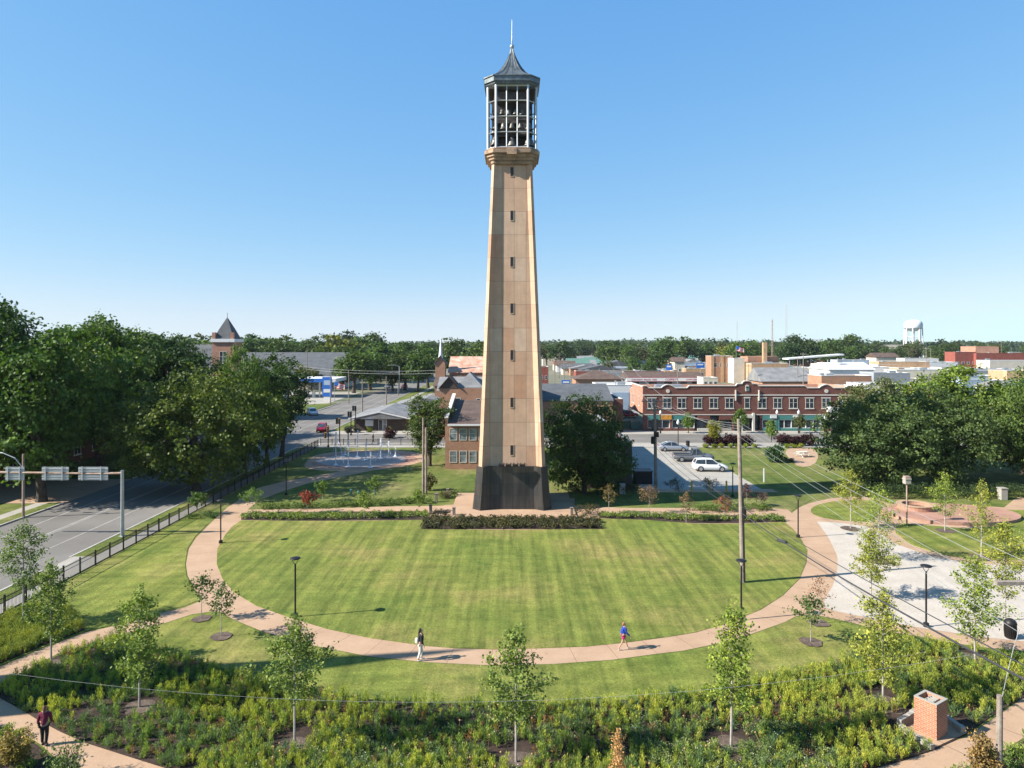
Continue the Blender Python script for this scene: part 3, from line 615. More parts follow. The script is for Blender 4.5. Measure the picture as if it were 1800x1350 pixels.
# ---- the long two-storey brick block across the street
bX0, bX1, bY = 25.3, 65.8, 134.0
blk = thing('shop_block', 'long two-storey brown brick shop block with curved white-capped parapet', 'building', (45.4, bY, 0))
L = (bX0-45.4, bX1-45.4, 0, 15.0)
half = [(0, 9.62), (.45, 9.58), (.8, 9.42), (.95, 9.08), (1.9, 9.05), (2.2, 8.68), (11.2, 8.68), (11.6, 8.28), (13.9, 8.28), (14.3, 8.6), (14.9, 8.85), (15.3, 8.92), (15.7, 8.85), (16.2, 8.6), (16.6, 8.28), (19.0, 8.28), (19.4, 8.68), (20.3, 8.68)]
top = [(-x, z) for x, z in reversed(half)]+half[1:]
top[0] = (L[0], 8.68); top[-1] = (L[1], 8.68)
m = MB(); m.box(L[0], L[1], .4, 15, 3.1, 7.4); m.box(L[0], L[0]+.3, .4, 12, 7.4, 8.5); m.box(L[1]-.3, L[1], .4, 15, 7.4, 8.5); m.box(L[0]+.3, L[1]-.3, 14.7, 15, 7.4, 8.2)
m.build('wall', 'brick_o', blk)  # side walls in brighter orange brick than the front: sunlight put into the colour
m = MB()
for (xa, za), (xb, zb) in zip(top, top[1:]):
    m.loft([[(xa, 0, 3.1), (xa, .4, 3.1), (xb, .4, 3.1), (xb, 0, 3.1)], [(xa, 0, za), (xa, .4, za), (xb, .4, zb), (xb, 0, zb)]], cap=True)
for a, b in ((L[0], L[0]+.9), (-14.9, -14.5), (-2.9, -2.5), (2.5, 2.9), (L[1]-.7, L[1])): m.box(a, b, 0, .4, 0, 3.1)
m.build('wall', 'brick', blk)['label'] = 'dark brown brick street front'
MB().box(L[0]+.3, L[1]-.3, .4, 14.7, 7.4, 7.5).build('roof', 'membrane', blk)
m = MB()
for (xa, za), (xb, zb) in zip(top, top[1:]): m.loft([[(xa, -.1, za), (xa, .5, za), (xa, .5, za+.16), (xa, -.1, za+.16)], [(xb, -.1, zb), (xb, .5, zb), (xb, .5, zb+.16), (xb, -.1, zb+.16)]])
m.box(L[0]-.1, L[0]+.4, .5, 12, 8.5, 8.62); m.build('parapet_cap', 'trim', blk)
m = MB(); m.box(L[0]-.03, L[1]+.03, -.09, 0, 6.86, 7.06); m.box(L[0]-.03, L[1]+.03, -.07, 0, 3.1, 3.26)
for s in (-1, 1): m.box(s*2.25-.1, s*2.25+.1, -.25, -.0, 5.9, 7.95)
m.build('string_course', 'trim', blk)
for s in (-15.3, 15.3): MB().tube([(s, 0, 7.72), (s, -.1, 7.72)], .36, 16).build('medallion', 'trim', blk)
m = MB(); m.tube([(0, 0, 8.6), (0, -.1, 8.6)], .36, 16); m.box(-.36, .36, -.1, 0, 7.72, 8.6); m.build('niche', 'trim', blk)
MB().tube([(0, -.1, 8.5), (0, -.14, 8.5)], .2, 12).box(-.2, .2, -.14, -.1, 7.85, 8.5).build('niche_panel', 'greenroof', blk)
wc = [GX(p, bY)-45.4 for p in (1145.8, 1172.7, 1198.4, 1226.5, 1254.6, 1282.2, 1339.7, 1367, 1394.7, 1423.2, 1452, 1481)]
for u in wc:
    w = window(blk, L, 'S', u-L[0], 4.4, 1.62, 1.95, 'trim', 'glass', 1, True, .16)
w = window(blk, L, 'S', -L[0], 4.4, 1.0, 1.95, 'trim', 'glass', 0, True, .22)
for u, zz in ((3, 4.6), (5, 4.6), (11, 4.6)): window(blk, L, 'W', u, zz, .7, 1.9, 'trim', 'glass', 0)
# shop fronts
m = MB(); m.box(L[0]+.9, L[1]-.7, .8, 1.1, 0, 3.1); m.build('shop_recess', 'glass', blk)
def shop(u0, u1, fascia, base, nwin, frame='white', fz=2.2, name='shop_front', bz=.55, door=None):
    m = MB(); m.box(u0, u1, -.03, .12, fz, 3.06); f = m.build('fascia_panel', fascia, blk)
    m = MB(); m.box(u0, u1, .02, .3, 0, bz); f = m.build('stall_riser', base, blk)
    m = MB(); m.box(u0, u1, .12, .22, bz, bz+.1); m.box(u0, u1, .12, .22, fz-.1, fz)
    for k in range(nwin+1): c = u0+(u1-u0)*k/nwin; m.box(c-.07, c+.07, .1, .24, bz, fz)
    f = m.build('shop_window', frame, blk); MB().box(u0+.02, u1-.02, .26, .3, bz+.02, fz-.02).build('pane', 'glass', f)
shop(-19.2, -14.95, 'green', 'brick', 3); shop(-14.45, -10.2, 'green', 'brick', 2)
shop(-9.6, -7.2, 'brick', 'trim', 1, 'black'); shop(-5.4, -3.0, 'brick', 'conc', 2, 'black')
shop(3.0, 14.2, 'green', 'green', 8, 'white'); shop(14.4, 19.3, 'white', 'brick_r', 3, 'white', 2.1)
m = MB(); m.box(-16.8, -14.6, -.14, -.04, 2.25, 3.1); m.build('shop_sign', 'orange', blk)['label'] = 'orange painted shop sign'
for u in (5.1, 9.5): MB().box(u-.65, u+.65, -.16, -.04, 2.5, 3.05).build('shop_sign', 'white', blk)
MB().box(-18.4, -17.2, -.2, .0, 0, 2.3).build('shop_door', 'black', blk); MB().box(-13.4, -12.5, .04, .1, 0, 2.1).build('shop_door', 'glass', blk); MB().box(5.3, 6.2, -.06, .01, 0, 2.1).build('shop_door', 'green', blk); MB().box(16.2, 17.2, -.04, .01, 0, 2.1).build('shop_door', 'glass', blk)
m = MB()
for s in (-1, 1): m.box(s*1.15-.22, s*1.15+.22, -.35, 0, 0, 3.5)
m.box(-1.4, 1.4, -.34, 0, 2.55, 3.05); m.build('portal', 'trim', blk)
m = MB(); m.loft([[(14.6, -.1, 3.0), (19.0, -.1, 3.0), (19.0, -.1, 2.9), (14.6, -.1, 2.9)], [(14.6, -.9, 2.3), (19.0, -.9, 2.3), (19.0, -.9, 2.22), (14.6, -.9, 2.22)]]); m.build('awning', 'white', blk)
m = MB(); m.box(15.3, 17.0, -1.4, -.1, 3.75, 4.7); m.build('hanging_sign', 'white', blk)
for x, y, s in ((-15.5, 5, 1.3), (-12.6, 4.5, 1.1)):
    m = MB(); m.box(x-s, x+s, y-.8, y+.8, 7.5, 8.7); m.box(x-s+.2, x-.1, y-.84, y-.8, 7.7, 8.5); m.build('roof_unit', 'steel', blk, bevel=.04)
m = MB()
for k in range(7): m.box(L[0]-1.1, L[0]-.05, 9.5-k*.5, 9.8-k*.5, 3.2-k*.42, 3.26-k*.42)
m.tube([(L[0]-1.1, 10, 4.2), (L[0]-1.1, 6.3, 1.2)], .03, 4); m.tube([(L[0]-1.1, 10, 3.2), (L[0]-1.1, 10, 4.2)], .03, 4); m.box(L[0]-1.1, L[0]-.02, 10, 11.5, 3.2, 3.3); m.build('outside_stair', 'rusty', blk)

# ---- building left of the tower, white eave, brown roof, parapet wall
root, LB = building('brick_house', 'two-storey buff brick building with brown roof just left of the tower', 'building', (-9.0, 3.5, 93.4, 106), 6.0, 'brick_b', 'shingle_b', 'hip', .1, .3)
for ch in list(root.children):
    if ch.name.startswith('roof'): bpy.data.objects.remove(ch)
m = MB(); a0, a1 = LB[0], LB[1]
m.loft([[(a0+.4, -.35, 6.0), (a1, -.35, 6.0), (a1, 12.6, 6.0), (a0+.4, 12.6, 6.0)], [(a0+.4, -.35, 6.12), (a1, -.35, 6.12), (a1, 12.6, 8.3), (a0+.4, 12.6, 8.3)]]); m.build('roof', 'shingle_b', root)
m = MB(); m.loft([[(x, 0, 5.9), (x, 12.6, 5.9), (x, 12.6, 9.2), (x, .0, 6.9)] for x in (a0, a0+.35)]); m.build('side_parapet', 'brick_b', root)
m = MB(); m.loft([[(x, -.05, 6.9), (x, 12.65, 9.2), (x, 12.65, 9.32), (x, -.05, 7.02)] for x in (a0-.08, a0+.43)]); m.build('parapet_cap', 'trim', root)
MB().box(a0+.35, a1, -.5, -.35, 5.9, 6.12).build('gutter', 'white', root)
MB().tube([(a0+6.2, -.12, 0), (a0+6.2, -.12, 5.9)], .06, 6).build('downpipe', 'white', root)
for z0 in (.9, 3.9):
    for px in (797, 814, 831, 848): window(root, LB, 'S', GX(px, 93.4)+9.0, z0, 1.0, 1.6, 'trim', 'glassb', 0, False)
# neighbours behind it
root, LB = building('brick_house', 'brown brick house with pyramid slate roof and small gable', 'building', (-13.0, 4, 124, 138), 8.9, 'brick_b', 'shingle', 'hip', .1, .3, wins=[('S', 7.0, 5.8, .8, 1.3, {'mull': 0}), ('S', 10.6, 5.8, .8, 1.3, {'mull': 0}), ('S', 3.2, 5.2, 1.3, 2.0, {'mull': 0})])
for ch in list(root.children):
    if ch.name.startswith('roof'): bpy.data.objects.remove(ch)
a0 = LB[0]; m = MB(); roof_shape(m, a0+3.0, a0+7.6, .5, 9, 8.9, 2.6, 'hip', .3); roof_shape(m, a0-.5, a0+17, 3, 14, 8.2, 2.2, 'gable_x', .3); m.build('roof', 'shingle', root)
m = MB(); m.loft([[(a0+.2, y, 8.9), (a0+3.4, y, 8.9), (a0+1.8, y, 10.9)] for y in (-.05, 4)]); m.build('gable', 'brick_d', root)
m = MB(); 
for s in (-1, 1): m.loft([[(a0+1.8, y, 11.15), (a0+1.8+s*2.0, y, 8.85), (a0+1.8+s*2.0, y, 8.7), (a0+1.8, y, 10.95)] for y in (-.3, 4)])
m.build('gable_roof', 'shingle_b', root)
# church with rust coloured roof and white spire
root, LB = building('church', 'brick church with rusty patched roof and slim white spire', 'church', (-15.5, 4, 172, 188), 9.6, 'brick_b', 'rust', 'gable_x', 3.8, .4)
a0 = LB[0]; m = MB(); m.box(a0-3.4, a0-1.0, -1, 1.6, 0, 12.0); m.loft([[(a0-3.4, y, 12), (a0-1.0, y, 12), (a0-2.2, y, 13.6)] for y in (-1, 1.6)]); m.build('tower', 'brick_b', root)
m = MB(); 
for s in (-1, 1): m.loft([[(a0-2.2, y, 13.95), (a0-2.2+s*1.6, y, 11.9), (a0-2.2+s*1.6, y, 11.7), (a0-2.2, y, 13.7)] for y in (-1.25, 1.85)])
m.build('tower_roof', 'shingle_d', root)
MB().lathe([(.62, 13.3), (.5, 13.8), (.05, 18.3), (.02, 18.5)], 8, (a0-2.2, .3, 0)).build('spire', 'white', root)
m = MB(); m.box(a0-3, a0+19, -6, -.01, 0, 6.6); m.build('aisle', 'brick_b', root); m = MB(); m.loft([[(a0-3.4, -6.5, 6.6), (a0+19, -6.5, 6.6), (a0+19, 0, 6.6), (a0-3.4, 0, 6.6)], [(a0-3.4, -6.5, 6.8), (a0+19, -6.5, 6.8), (a0+19, 0, 9.0), (a0-3.4, 0, 9.0)]]); m.build('aisle_roof', 'shingle_b', root)
MB().box(a0+9.5, a0+10.3, 4, 4.8, 11, 14.2).build('chimney', 'brick_b', root)
# low dark building at the crossing
root, LB = building('office', 'low dark brick office with wide shallow grey gable roof', 'building', (-30.6, -20.6, 134.6, 152), 2.35, 'brick_d', 'shingle', 'gable_y', 1.3, .9)
u = lambda px: GX(px, 134.6)+30.6
MB().box(LB[0]-.95, LB[1]+.95, -.98, -.9, 2.3, 2.5).build('eave_board', 'white', root); [bpy.data.objects.remove(c) for c in list(root.children) if c.name.startswith('eave_board')]
m = MB(); 
for s in (-1, 1): m.loft([[(0, y, 3.82), (s*5.95, y, 2.52), (s*5.95, y, 2.3), (0, y, 3.6)] for y in (-1.0, -.88)])
m.build('eave_board', 'white', root)
m = MB(); fbox(m, LB, 'S', u(642), u(656.5), .9, 2.6, .02, .12); sb = m.build('sign_board', 'white', root)
m = MB(); fbox(m, LB, 'S', u(642.5), u(656), 2.05, 2.5, .12, .135); m.build('sign_header', 'blue', sb)
text(root, 'OFFICE', .01, (0, 0, -5), 'blue') if 0 else None
window(root, LB, 'S', u(669), .05, .8, 2.1, 'white', 'glass', 0, False, 0, False, 'door'); window(root, LB, 'S', u(676.5), .05, .75, 2.1, 'white', 'glassb', 0, False, 0, True)
m = MB(); fbox(m, LB, 'S', u(656.8), u(663), 0, 3.2, 0, .25); m.build('brick_pier', 'brick_d', root)
building('office', 'low brick annexe with grey hipped roof behind the dark office', 'building', (-27.0, -12, 158, 172), 2.6, 'brick_b', 'shingle', 'gable_y', 1.8, .6)
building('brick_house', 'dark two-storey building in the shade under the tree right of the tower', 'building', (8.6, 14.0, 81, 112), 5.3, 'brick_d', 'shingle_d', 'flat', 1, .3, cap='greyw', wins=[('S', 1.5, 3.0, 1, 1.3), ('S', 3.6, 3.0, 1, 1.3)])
m = MB(); m.box(14.9, 16.9, 83.5, 85.5, 0, 1.5); m.box(14.8, 17, 83.4, 85.6, 1.5, 1.58); tag(m.build('bin_store', 'black', bevel=.03), 'black boxed bin store on the shaded side of the parking lot', 'bin store')
building('brick_house', 'gabled dark roofed brick building behind the big tree right of the tower', 'building', (5.5, 19.0, 131, 152), 6.0, 'brick_b', 'shingle_d', 'gable_x', 2.6, .2)
root, LB = building('garage', 'white flat-roofed garage with wide pale blue door', 'building', (20.6, 30.5, 166, 178), 6.9, 'white', 'membrane', cap='white')
m = MB(); fbox(m, LB, 'S', 3.1, 7.4, .1, 5.2, 0, .06); m.build('garage_door', 'bluew', root)
root, LB = building('warehouse', 'grey sided store with brick end wall along the alley', 'building', (19.3, 21.2, 133, 163), 6.2, 'greyw', 'greyw', cap='trim')
m = MB(); fbox(m, LB, 'S', -.05, 1.95, 0, 6.3, 0, .25); m.build('end_wall', 'brick', root)
# ---- town behind: list
T = 'building'
def town(name, label, p0, p1, pt, Y, dep, wall, roof, kind='flat', rh=2, wins=None, **kw):
    x0, x1 = GX(p0, Y), GX(p1, Y); h = GZ(pt, Y); w = []
    if kind == 'flat' and p0 > 1000: dep = min(dep, 8.5)
    if wins:
        n, z0, ww, hh = wins[:4]; W = x1-x0
        w = [('S', W*(k+.5)/n, z0, ww, hh, dict(mull=0, sill=False)) for k in range(n)]
    return building(name, label, T, (x0, x1, Y, Y+dep), h, wall, roof, kind, rh, .5, w, **kw)
root, LB = town('tyre_shop', 'long low garage with white sign band lettered in red', 1103, 1237, 664.5, 274, 16, 'greyw', 'shingle_b', 'gable_x', 1.9)
m = MB(); fbox(m, LB, 'S', -.4, LB[1]-LB[0]+.4, LB[1]*0+2.0, 3.4, .0, .55); sb = m.build('sign_band', 'white', root)
m = MB(); fbox(m, LB, 'S', -.45, LB[1]-LB[0]+.45, 3.4, 3.55, 0, .6); fbox(m, LB, 'S', -.45, LB[1]-LB[0]+.45, 1.9, 2.0, 0, .6); m.build('red_trim', 'red', root)
text(root, 'ALIGNMENT  BRAKES  TIRES', .8, (-8.6, -.58, 2.3), 'red'); text(root, "COPPEY'S", 1.15, (2.2, -.58, 2.25), 'red'); text(root, 'LAWN CARE', .8, (10.2, -.58, 2.35), 'red')
for k, s in enumerate((-12, -5, 1, 7, 12)): MB().box(s-1.5, s+1.5, -.06, .05, .1, 1.8).build('garage_door', 'glass' if k % 2 else 'black', root)
town('diner', 'brown hip-roofed restaurant with long white fascia', 1012, 1098, 667, 245, 14, 'brick_b', 'shingle_b', 'hip', 2.6, (6, .8, 1.6, 1.2))
root, LB = town('store', 'long low red brick store with flat roof', 1012, 1168, 652.5, 322, 20, 'brick_r', 'shingle_d', cap='trim')
town('store', 'small yellow fronted shop at the end of the red store', 1168, 1186, 652.5, 321, 14, 'orange', 'membrane', cap='white')
town('motel', 'green-roofed white inn with dormers', 997, 1036, 642, 420, 10, 'white', 'greenroof', 'gable_x', 4.0, (3, 1.2, 1.6, 1.6))
town('store', 'flat building with pale blue roof edge far down the street', 954, 992, 626, 520, 14, 'stucco', 'bluew', cap='bluew')
town('brick_house', 'red brick corner building seen past the tower edge', 940, 964, 645, 255, 10, 'brick_r', 'shingle_d', wins=(3, 3.6, .9, 1.5))
town('house', 'low white bungalow with grey roof behind the green inn', 1036, 1072, 641, 470, 12, 'white', 'shingle', 'gable_x', 2.5)
town('store', 'brown flat shop beneath the far trees', 1070, 1110, 647, 380, 12, 'brick_b', 'shingle_d')
town('store', 'white fronted flat shop with dark roof', 1040, 1102, 680, 205, 10, 'stucco', 'membrane', cap='white', wins=(5, 1, 2.4, 1.6))
root, LB = town('hall', 'three-storey brown brick hall with pale corner bands', 1250, 1288, 626, 300, 18, 'brick_b', 'membrane', wins=(3, 6.6, 2.0, 1.8))
m = MB(); 
for a in (0, LB[1]*.9, LB[1]*2-1.2): fbox(m, LB, 'S', a, a+1.2, 0, 11.3, .02, .2)
m.build('corner_band', 'brick_t', root)
root, LB = town('hall', 'tall cream stair block of the tan brick hall', 1290, 1309, 630, 292, 16, 'stucco', 'membrane')
root, LB = town('hall', 'tan brick municipal hall with pairs of dark windows', 1321, 1386, 639, 285, 22, 'brick_t', 'membrane', wins=(9, 4.2, 1.1, 2.1))
MB().box(LB[0]+8.0, LB[0]+9.6, 8.6, 10.2, 0, GZ(602, 293)).build('chimney', 'brick_t', root); MB().box(LB[0]+2, LB[1], 10.3, 20, 0, 11.3).build('upper_storey', 'brick_b', root)
root, LB = town('hall', 'brick hall with low hipped grey-green roof and gable end', 1340, 1428, 671, 228, 14, 'brick_b', 'shingle', 'gable_x', 4.3)
town('store', 'long brick store with white coping and orange end', 1444, 1532, 661, 182, 20, 'brick_b', 'membrane', cap='white')
town('store', 'tan rendered wall block beside the brown shop block', 1499, 1520, 681, 140, 12, 'brick_t', 'membrane', cap='trim')
town('store', 'white walled store right of the shop block', 1521, 1585, 676, 150, 14, 'white', 'membrane', cap='white')
town('store', 'grey walled store with white roof', 1536, 1600, 656, 205, 16, 'greyw', 'membrane', cap='white')
town('store', 'white domed metal store among the flat roofs', 1458, 1536, 650, 240, 16, 'white', 'membrane', 'gable_x', 2.2)
town('store', 'pale blue-grey flat store with dark ribbon windows', 1474, 1528, 633, 330, 18, 'bluew', 'membrane', wins=(6, 3, 2, 1.2))
town('store', 'long tan brick store with small windows under the water tower', 1545, 1634, 636, 320, 22, 'brick_t', 'membrane', wins=(6, 4.0, .9, 1.8))
town('store', 'low white flat store beside the long tan store', 1634, 1684, 637, 325, 18, 'white', 'membrane', cap='white')
town('store', 'white rendered store in front of the long tan store', 1576, 1700, 651, 250, 20, 'stucco', 'membrane', cap='white')
root, LB = town('warehouse', 'red brick warehouse with four white windows', 1679, 1716, 619, 352, 24, 'brick_r', 'membrane', cap='brick_r', wins=(4, 6.2, 1.3, 1.4, ))
root, LB = town('warehouse', 'long dark red brick warehouse with pinkish roof block', 1716, 1880, 621, 350, 30, 'brick_r', 'membrane', cap='brick_r'); MB().box(LB[0]+5, LB[0]+17, 8, 20, 10, GZ(609, 358)).build('roof_block', 'brick_o', root)
town('store', 'long white store below the red warehouse', 1740, 1840, 634, 290, 20, 'stucco', 'membrane', cap='white')
town('store', 'grey roofed store behind the right-hand trees', 1780, 1860, 684, 150, 12, 'stucco', 'shingle', 'gable_x', 1.5)
town('store', 'cream shop behind the bright green tree', 1770, 1830, 652, 215, 14, 'brick_t', 'membrane')
town('warehouse', 'far white block rising above the treetops', 1419, 1439, 597, 820, 20, 'white', 'membrane', cap='white')
town('warehouse', 'far cream storage building left of the water tower', 1505, 1592, 606, 730, 30, 'stucco', 'stucco', cap='stucco')
town('store', 'pale grey flat shop in front of the cream stair block', 1384, 1424, 646, 300, 14, 'stucco', 'membrane', cap='white')
for i, (p0, p1, pt, Y, wl, rf, kd, lab) in enumerate((
    (1186, 1204, 636, 390, 'stucco', 'shingle_b', 'gable_x', 'brown roofed cottage left of the three-storey hall'), (1206, 1240, 648, 340, 'brick_t', 'membrane', 'flat', 'tan flat shop left of the three-storey hall'),
    (1222, 1243, 622, 620, 'white', 'shingle', 'gable_y', 'white gabled house among the far trees'), (1196, 1222, 630, 520, 'white', 'greenroof', 'gable_x', 'far house with dull green roof'),
    (1120, 1165, 642, 430, 'stucco', 'shingle', 'gable_x', 'grey roofed house under the far trees'), (972, 1000, 628, 610, 'white', 'shingle', 'gable_x', 'small far white house beyond the pale blue roof'),
    (1540, 1580, 628, 420, 'stucco', 'shingle_b', 'gable_x', 'brownish roofed shed behind the tan store'), (1590, 1650, 630, 400, 'white', 'membrane', 'flat', 'white roofed shed behind the tan store'),
    (1440, 1475, 640, 300, 'stucco', 'membrane', 'flat', 'cream flat store beside the blue-grey store'), (1016, 1040, 632, 560, 'bluew', 'shingle', 'gable_x', 'small blue-grey far house above the green inn'),
    (1045, 1100, 655, 300, 'greyw', 'shingle_d', 'flat', 'grey flat store left of the tyre garage'), (1236, 1262, 664, 262, 'stucco', 'membrane', 'flat', 'cream shop between the garage and the three-storey hall'))):
    town('store' if kd == 'flat' else 'house', lab, p0, p1, pt, Y, 12, wl, rf, kd, 2.5, (3, 1.2, 1.2, 1.3))
# steel canopy (open shed)
sx0, sx1 = GX(1386, 350), GX(1484, 350); root = thing('canopy', 'long pale open-sided canopy on posts behind the tan hall', 'canopy', ((sx0+sx1)/2, 350, 0)); w = (sx1-sx0)/2
m = MB(); m.loft([[(-w, 0, 8.6), (w, 0, 10.8), (w, 8, 10.8), (-w, 8, 8.6)], [(-w, 0, 9.3), (w, 0, 11.5), (w, 8, 11.5), (-w, 8, 9.3)]]); m.build('roof', 'membrane', root)
for k in range(6): x = -w+1+(2*w-2)*k/5; MB().tube([(x, 1, 0), (x, 1, 8.6+2.2*(x+w)/(2*w))], .2, 6).build('post', 'greyw', root)
# big slate-roofed hall behind the petrol station, and the civic building with pyramid tower
building('hall', 'large hall under one broad dark slate roof behind the petrol station', 'building', (-118, -64, 256, 292), 4.2, 'stucco', 'shingle_d', 'gable_x', 9.0, .8, wins=row('S', 14, 6, 3.5, .8, 1.2, 2.2, mull=0, sill=False))
cb = thing('courthouse', 'orange brick civic building with pyramid-roofed corner tower among trees', 'building', (GX(392, 150), 150, 0))
m = MB(); m.box(-2.3, 2.3, 0, 4.6, 0, 17.2); m.build('tower', 'brick_o', cb); MB().box(-2.6, 2.6, -.3, 4.9, 17.2, 17.9).build('tower_cornice', 'white', cb)
m = MB(); m.loft([[(-2.2, .1, 17.9), (2.2, .1, 17.9), (2.2, 4.5, 17.9), (-2.2, 4.5, 17.9)], [(-1.2, 1.1, 20.2), (1.2, 1.1, 20.2), (1.2, 3.5, 20.2), (-1.2, 3.5, 20.2)], [(-.05, 2.25, 22.6), (.05, 2.25, 22.6), (.05, 2.35, 22.6), (-.05, 2.35, 22.6)]]); m.tube([(0, 2.3, 22.4), (0, 2.3, 23.6)], .05, 5); m.build('tower_roof', 'shingle_d', cb)
for s in (-2.0, 2.0): MB().box(s-.35, s+.35, -.1, .6, 17.9, 19.3).build('turret', 'brick_o', cb)
window(cb, (-2.3, 2.3, 0, 4.6), 'S', 2.3, 12.6, 1.5, 2.6, 'trim', 'glass', 1)
m = MB(); m.box(-14, -2.4, 1, 14, 0, 11.5); m.build('wing', 'brick_o', cb); m = MB(); roof_shape(m, -14, -2.4, 1, 14, 11.5, 5.0, 'gable_x', .5); m.build('wing_roof', 'shingle_d', cb)
m = MB(); m.box(2.4, 9, 1, 12, 0, 10); m.build('wing', 'brick_o', cb)
m = MB(); m.box(-12.9, -11.2, .2, 1.8, 8, 17.2); m.box(-13, -11.1, .1, 1.9, 17.2, 17.5); 
m.build('chimney', 'brick_o', cb)
building('house', 'grey gabled roof showing through the western trees', 'building', (GX(240, 130), GX(262, 130), 130, 140), 12.0, 'stucco', 'shingle', 'gable_y', 2.4, .3)
# shaded brick building on the west side of the street
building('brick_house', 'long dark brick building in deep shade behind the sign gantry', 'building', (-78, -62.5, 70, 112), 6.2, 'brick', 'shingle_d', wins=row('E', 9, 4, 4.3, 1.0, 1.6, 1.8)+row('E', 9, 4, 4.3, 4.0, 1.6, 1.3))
# west of the frame: steeple whose long shadow crosses the lawn
stp = thing('steeple', 'tall slender stone steeple left of the picture throwing a long shadow', 'steeple', (-43.0, 29.9, 0))
stp.location = (-44.0, 29.2, 0); m = MB(); m.box(-1.9, 1.9, -1.9, 1.9, 0, 14.5); m.build('tower', 'brick_b', stp); m = MB(); m.lathe([(1.95, 14.5), (1.0, 22), (.38, 27.5), (.05, 30.4)], 8); m.build('spire', 'shingle_d', stp)

# petrol station
gs = thing('petrol_station', 'petrol station canopy with blue edge over white pumps', 'petrol station', (-66, 214, 0))
MB().box(-9, 11.6, 0, 14, 4.9, 6.0).build('canopy', 'white', gs); m = MB(); m.box(-9.1, 10.2, -.1, 0, 4.9, 6.05); m.build('canopy_edge', 'blue', gs); MB().box(-9.1, -9, 0, 14, 4.9, 6.05).build('canopy_edge', 'blue', gs)
for x in (-6, 0, 6): 
    for y in (2.5, 11): MB().box(x-.2, x+.2, y-.2, y+.2, 0, 4.9).build('column', 'white', gs)
for x in (-7, -4.5, 1.5, 4.2):
    m = MB(); m.box(x-.45, x+.45, 2, 2.7, .15, 2.0); m.box(x-.7, x+.7, 1.6, 3.1, .02, .15); m.build('pump', 'white', gs, bevel=.04)
root = thing('price_sign', 'tall blue and white price sign in front of the petrol station', 'sign', (GX(575, 205), 205, 0))
MB().box(-1.4, 1.4, -.2, .2, 1.2, 7.0).build('sign_panel', 'blue', root); MB().box(-1.0, 1.0, -.24, -.2, 2.4, 3.4).build('price_panel', 'white', root); MB().box(-.9, .9, -.23, -.2, 4.6, 6.0).build('emblem_panel', 'bluew', root); MB().box(-1.0, 1.0, -.15, .15, 0, 1.2).build('sign_base', 'white', root)
def flag(loc, h, s, label):
    r = thing('flagpole', label, 'flagpole', loc); MB().tube([(0, 0, 0), (0, 0, h)], [.09, .05], 6).build('pole', 'steel', r)
    m = MB(); n = 8
    for k in range(7):
        m.cur = k % 2; pts = [(i*s*1.7/n, math.sin(i*1.1+k*.1)*s*.08, 0) for i in range(n+1)]
        for i in range(n):
            za, zb = h-.2-k*s/7-i*s*.05, h-.2-(k+1)*s/7-i*s*.05
            m.quad((pts[i][0], pts[i][1], zb), (pts[i+1][0], pts[i+1][1], zb-s*.05), (pts[i+1][0], pts[i+1][1], za-s*.05), (pts[i][0], pts[i][1], za))
    f = m.build('flag', ['red', 'white'], r); 
    md = f.modifiers.new('thick', 'SOLIDIFY'); md.thickness = .01
    m = MB(); m.box(0, s*.7, -.04*s, .06*s, h-.2-s*.6, h-.18); m.build('canton', 'blue', f)
flag((GX(588, 200), 200, 0), 6.0, 1.7, 'striped flag hanging low on a pole beside the petrol price sign')
flag((GX(1294, 300), 300, 0), GZ(608, 300), 2.0, 'striped flag on a tall pole above the cream stair block')

# water tower
wt = thing('water_tower', 'white round water tower on many legs beyond the town', 'water tower', (GX(1605.5, 800), 800, 0))
MAT['wtw'] = plain('water_tower_white', (0.74, 0.76, 0.78), 0.5, var=.04, scale=.2)
MB().lathe([(9.2, 34.0), (9.6, 34.8), (9.6, 39), (8.9, 41), (7, 42.6), (4, 43.5), (.5, 43.8)], 24).lathe([(3, 30.5), (6, 32), (9.2, 34)], 24).build('tank', 'wtw', wt, smooth=True)
for k in range(8):
    a = k*math.pi/4+.2; p0 = (10.3*math.cos(a), 10.3*math.sin(a), 0); p1 = (8.8*math.cos(a), 8.8*math.sin(a), 34.5); MB().tube([p0, p1], .75, 8).build('leg', 'wtw', wt)
m = MB()
for z in (12, 24):
    rr = 10.3-1.5*z/34
    for k in range(8):
        a, b = k*math.pi/4+.2, (k+1)*math.pi/4+.2; m.tube([(rr*math.cos(a), rr*math.sin(a), z), (rr*math.cos(b), rr*math.sin(b), z)], .25, 4); m.tube([(rr*math.cos(a), rr*math.sin(a), z), (rr*math.cos(b), rr*math.sin(b), z-11)], .14, 4)
m.build('bracing', 'wtw', wt); MB().lathe([(1.4, 0), (1.4, 31)], 12).build('riser_pipe', 'wtw', wt)
MB().lathe([(9.75, 33.9), (9.75, 34.3)], 24).build('walkway', 'steel', wt)
m = MB(); m.tube([(3.9, -8.35, 38), (3.98, -8.6, 38)], 1.6, 16); m.build('round_emblem', 'greyw', wt)
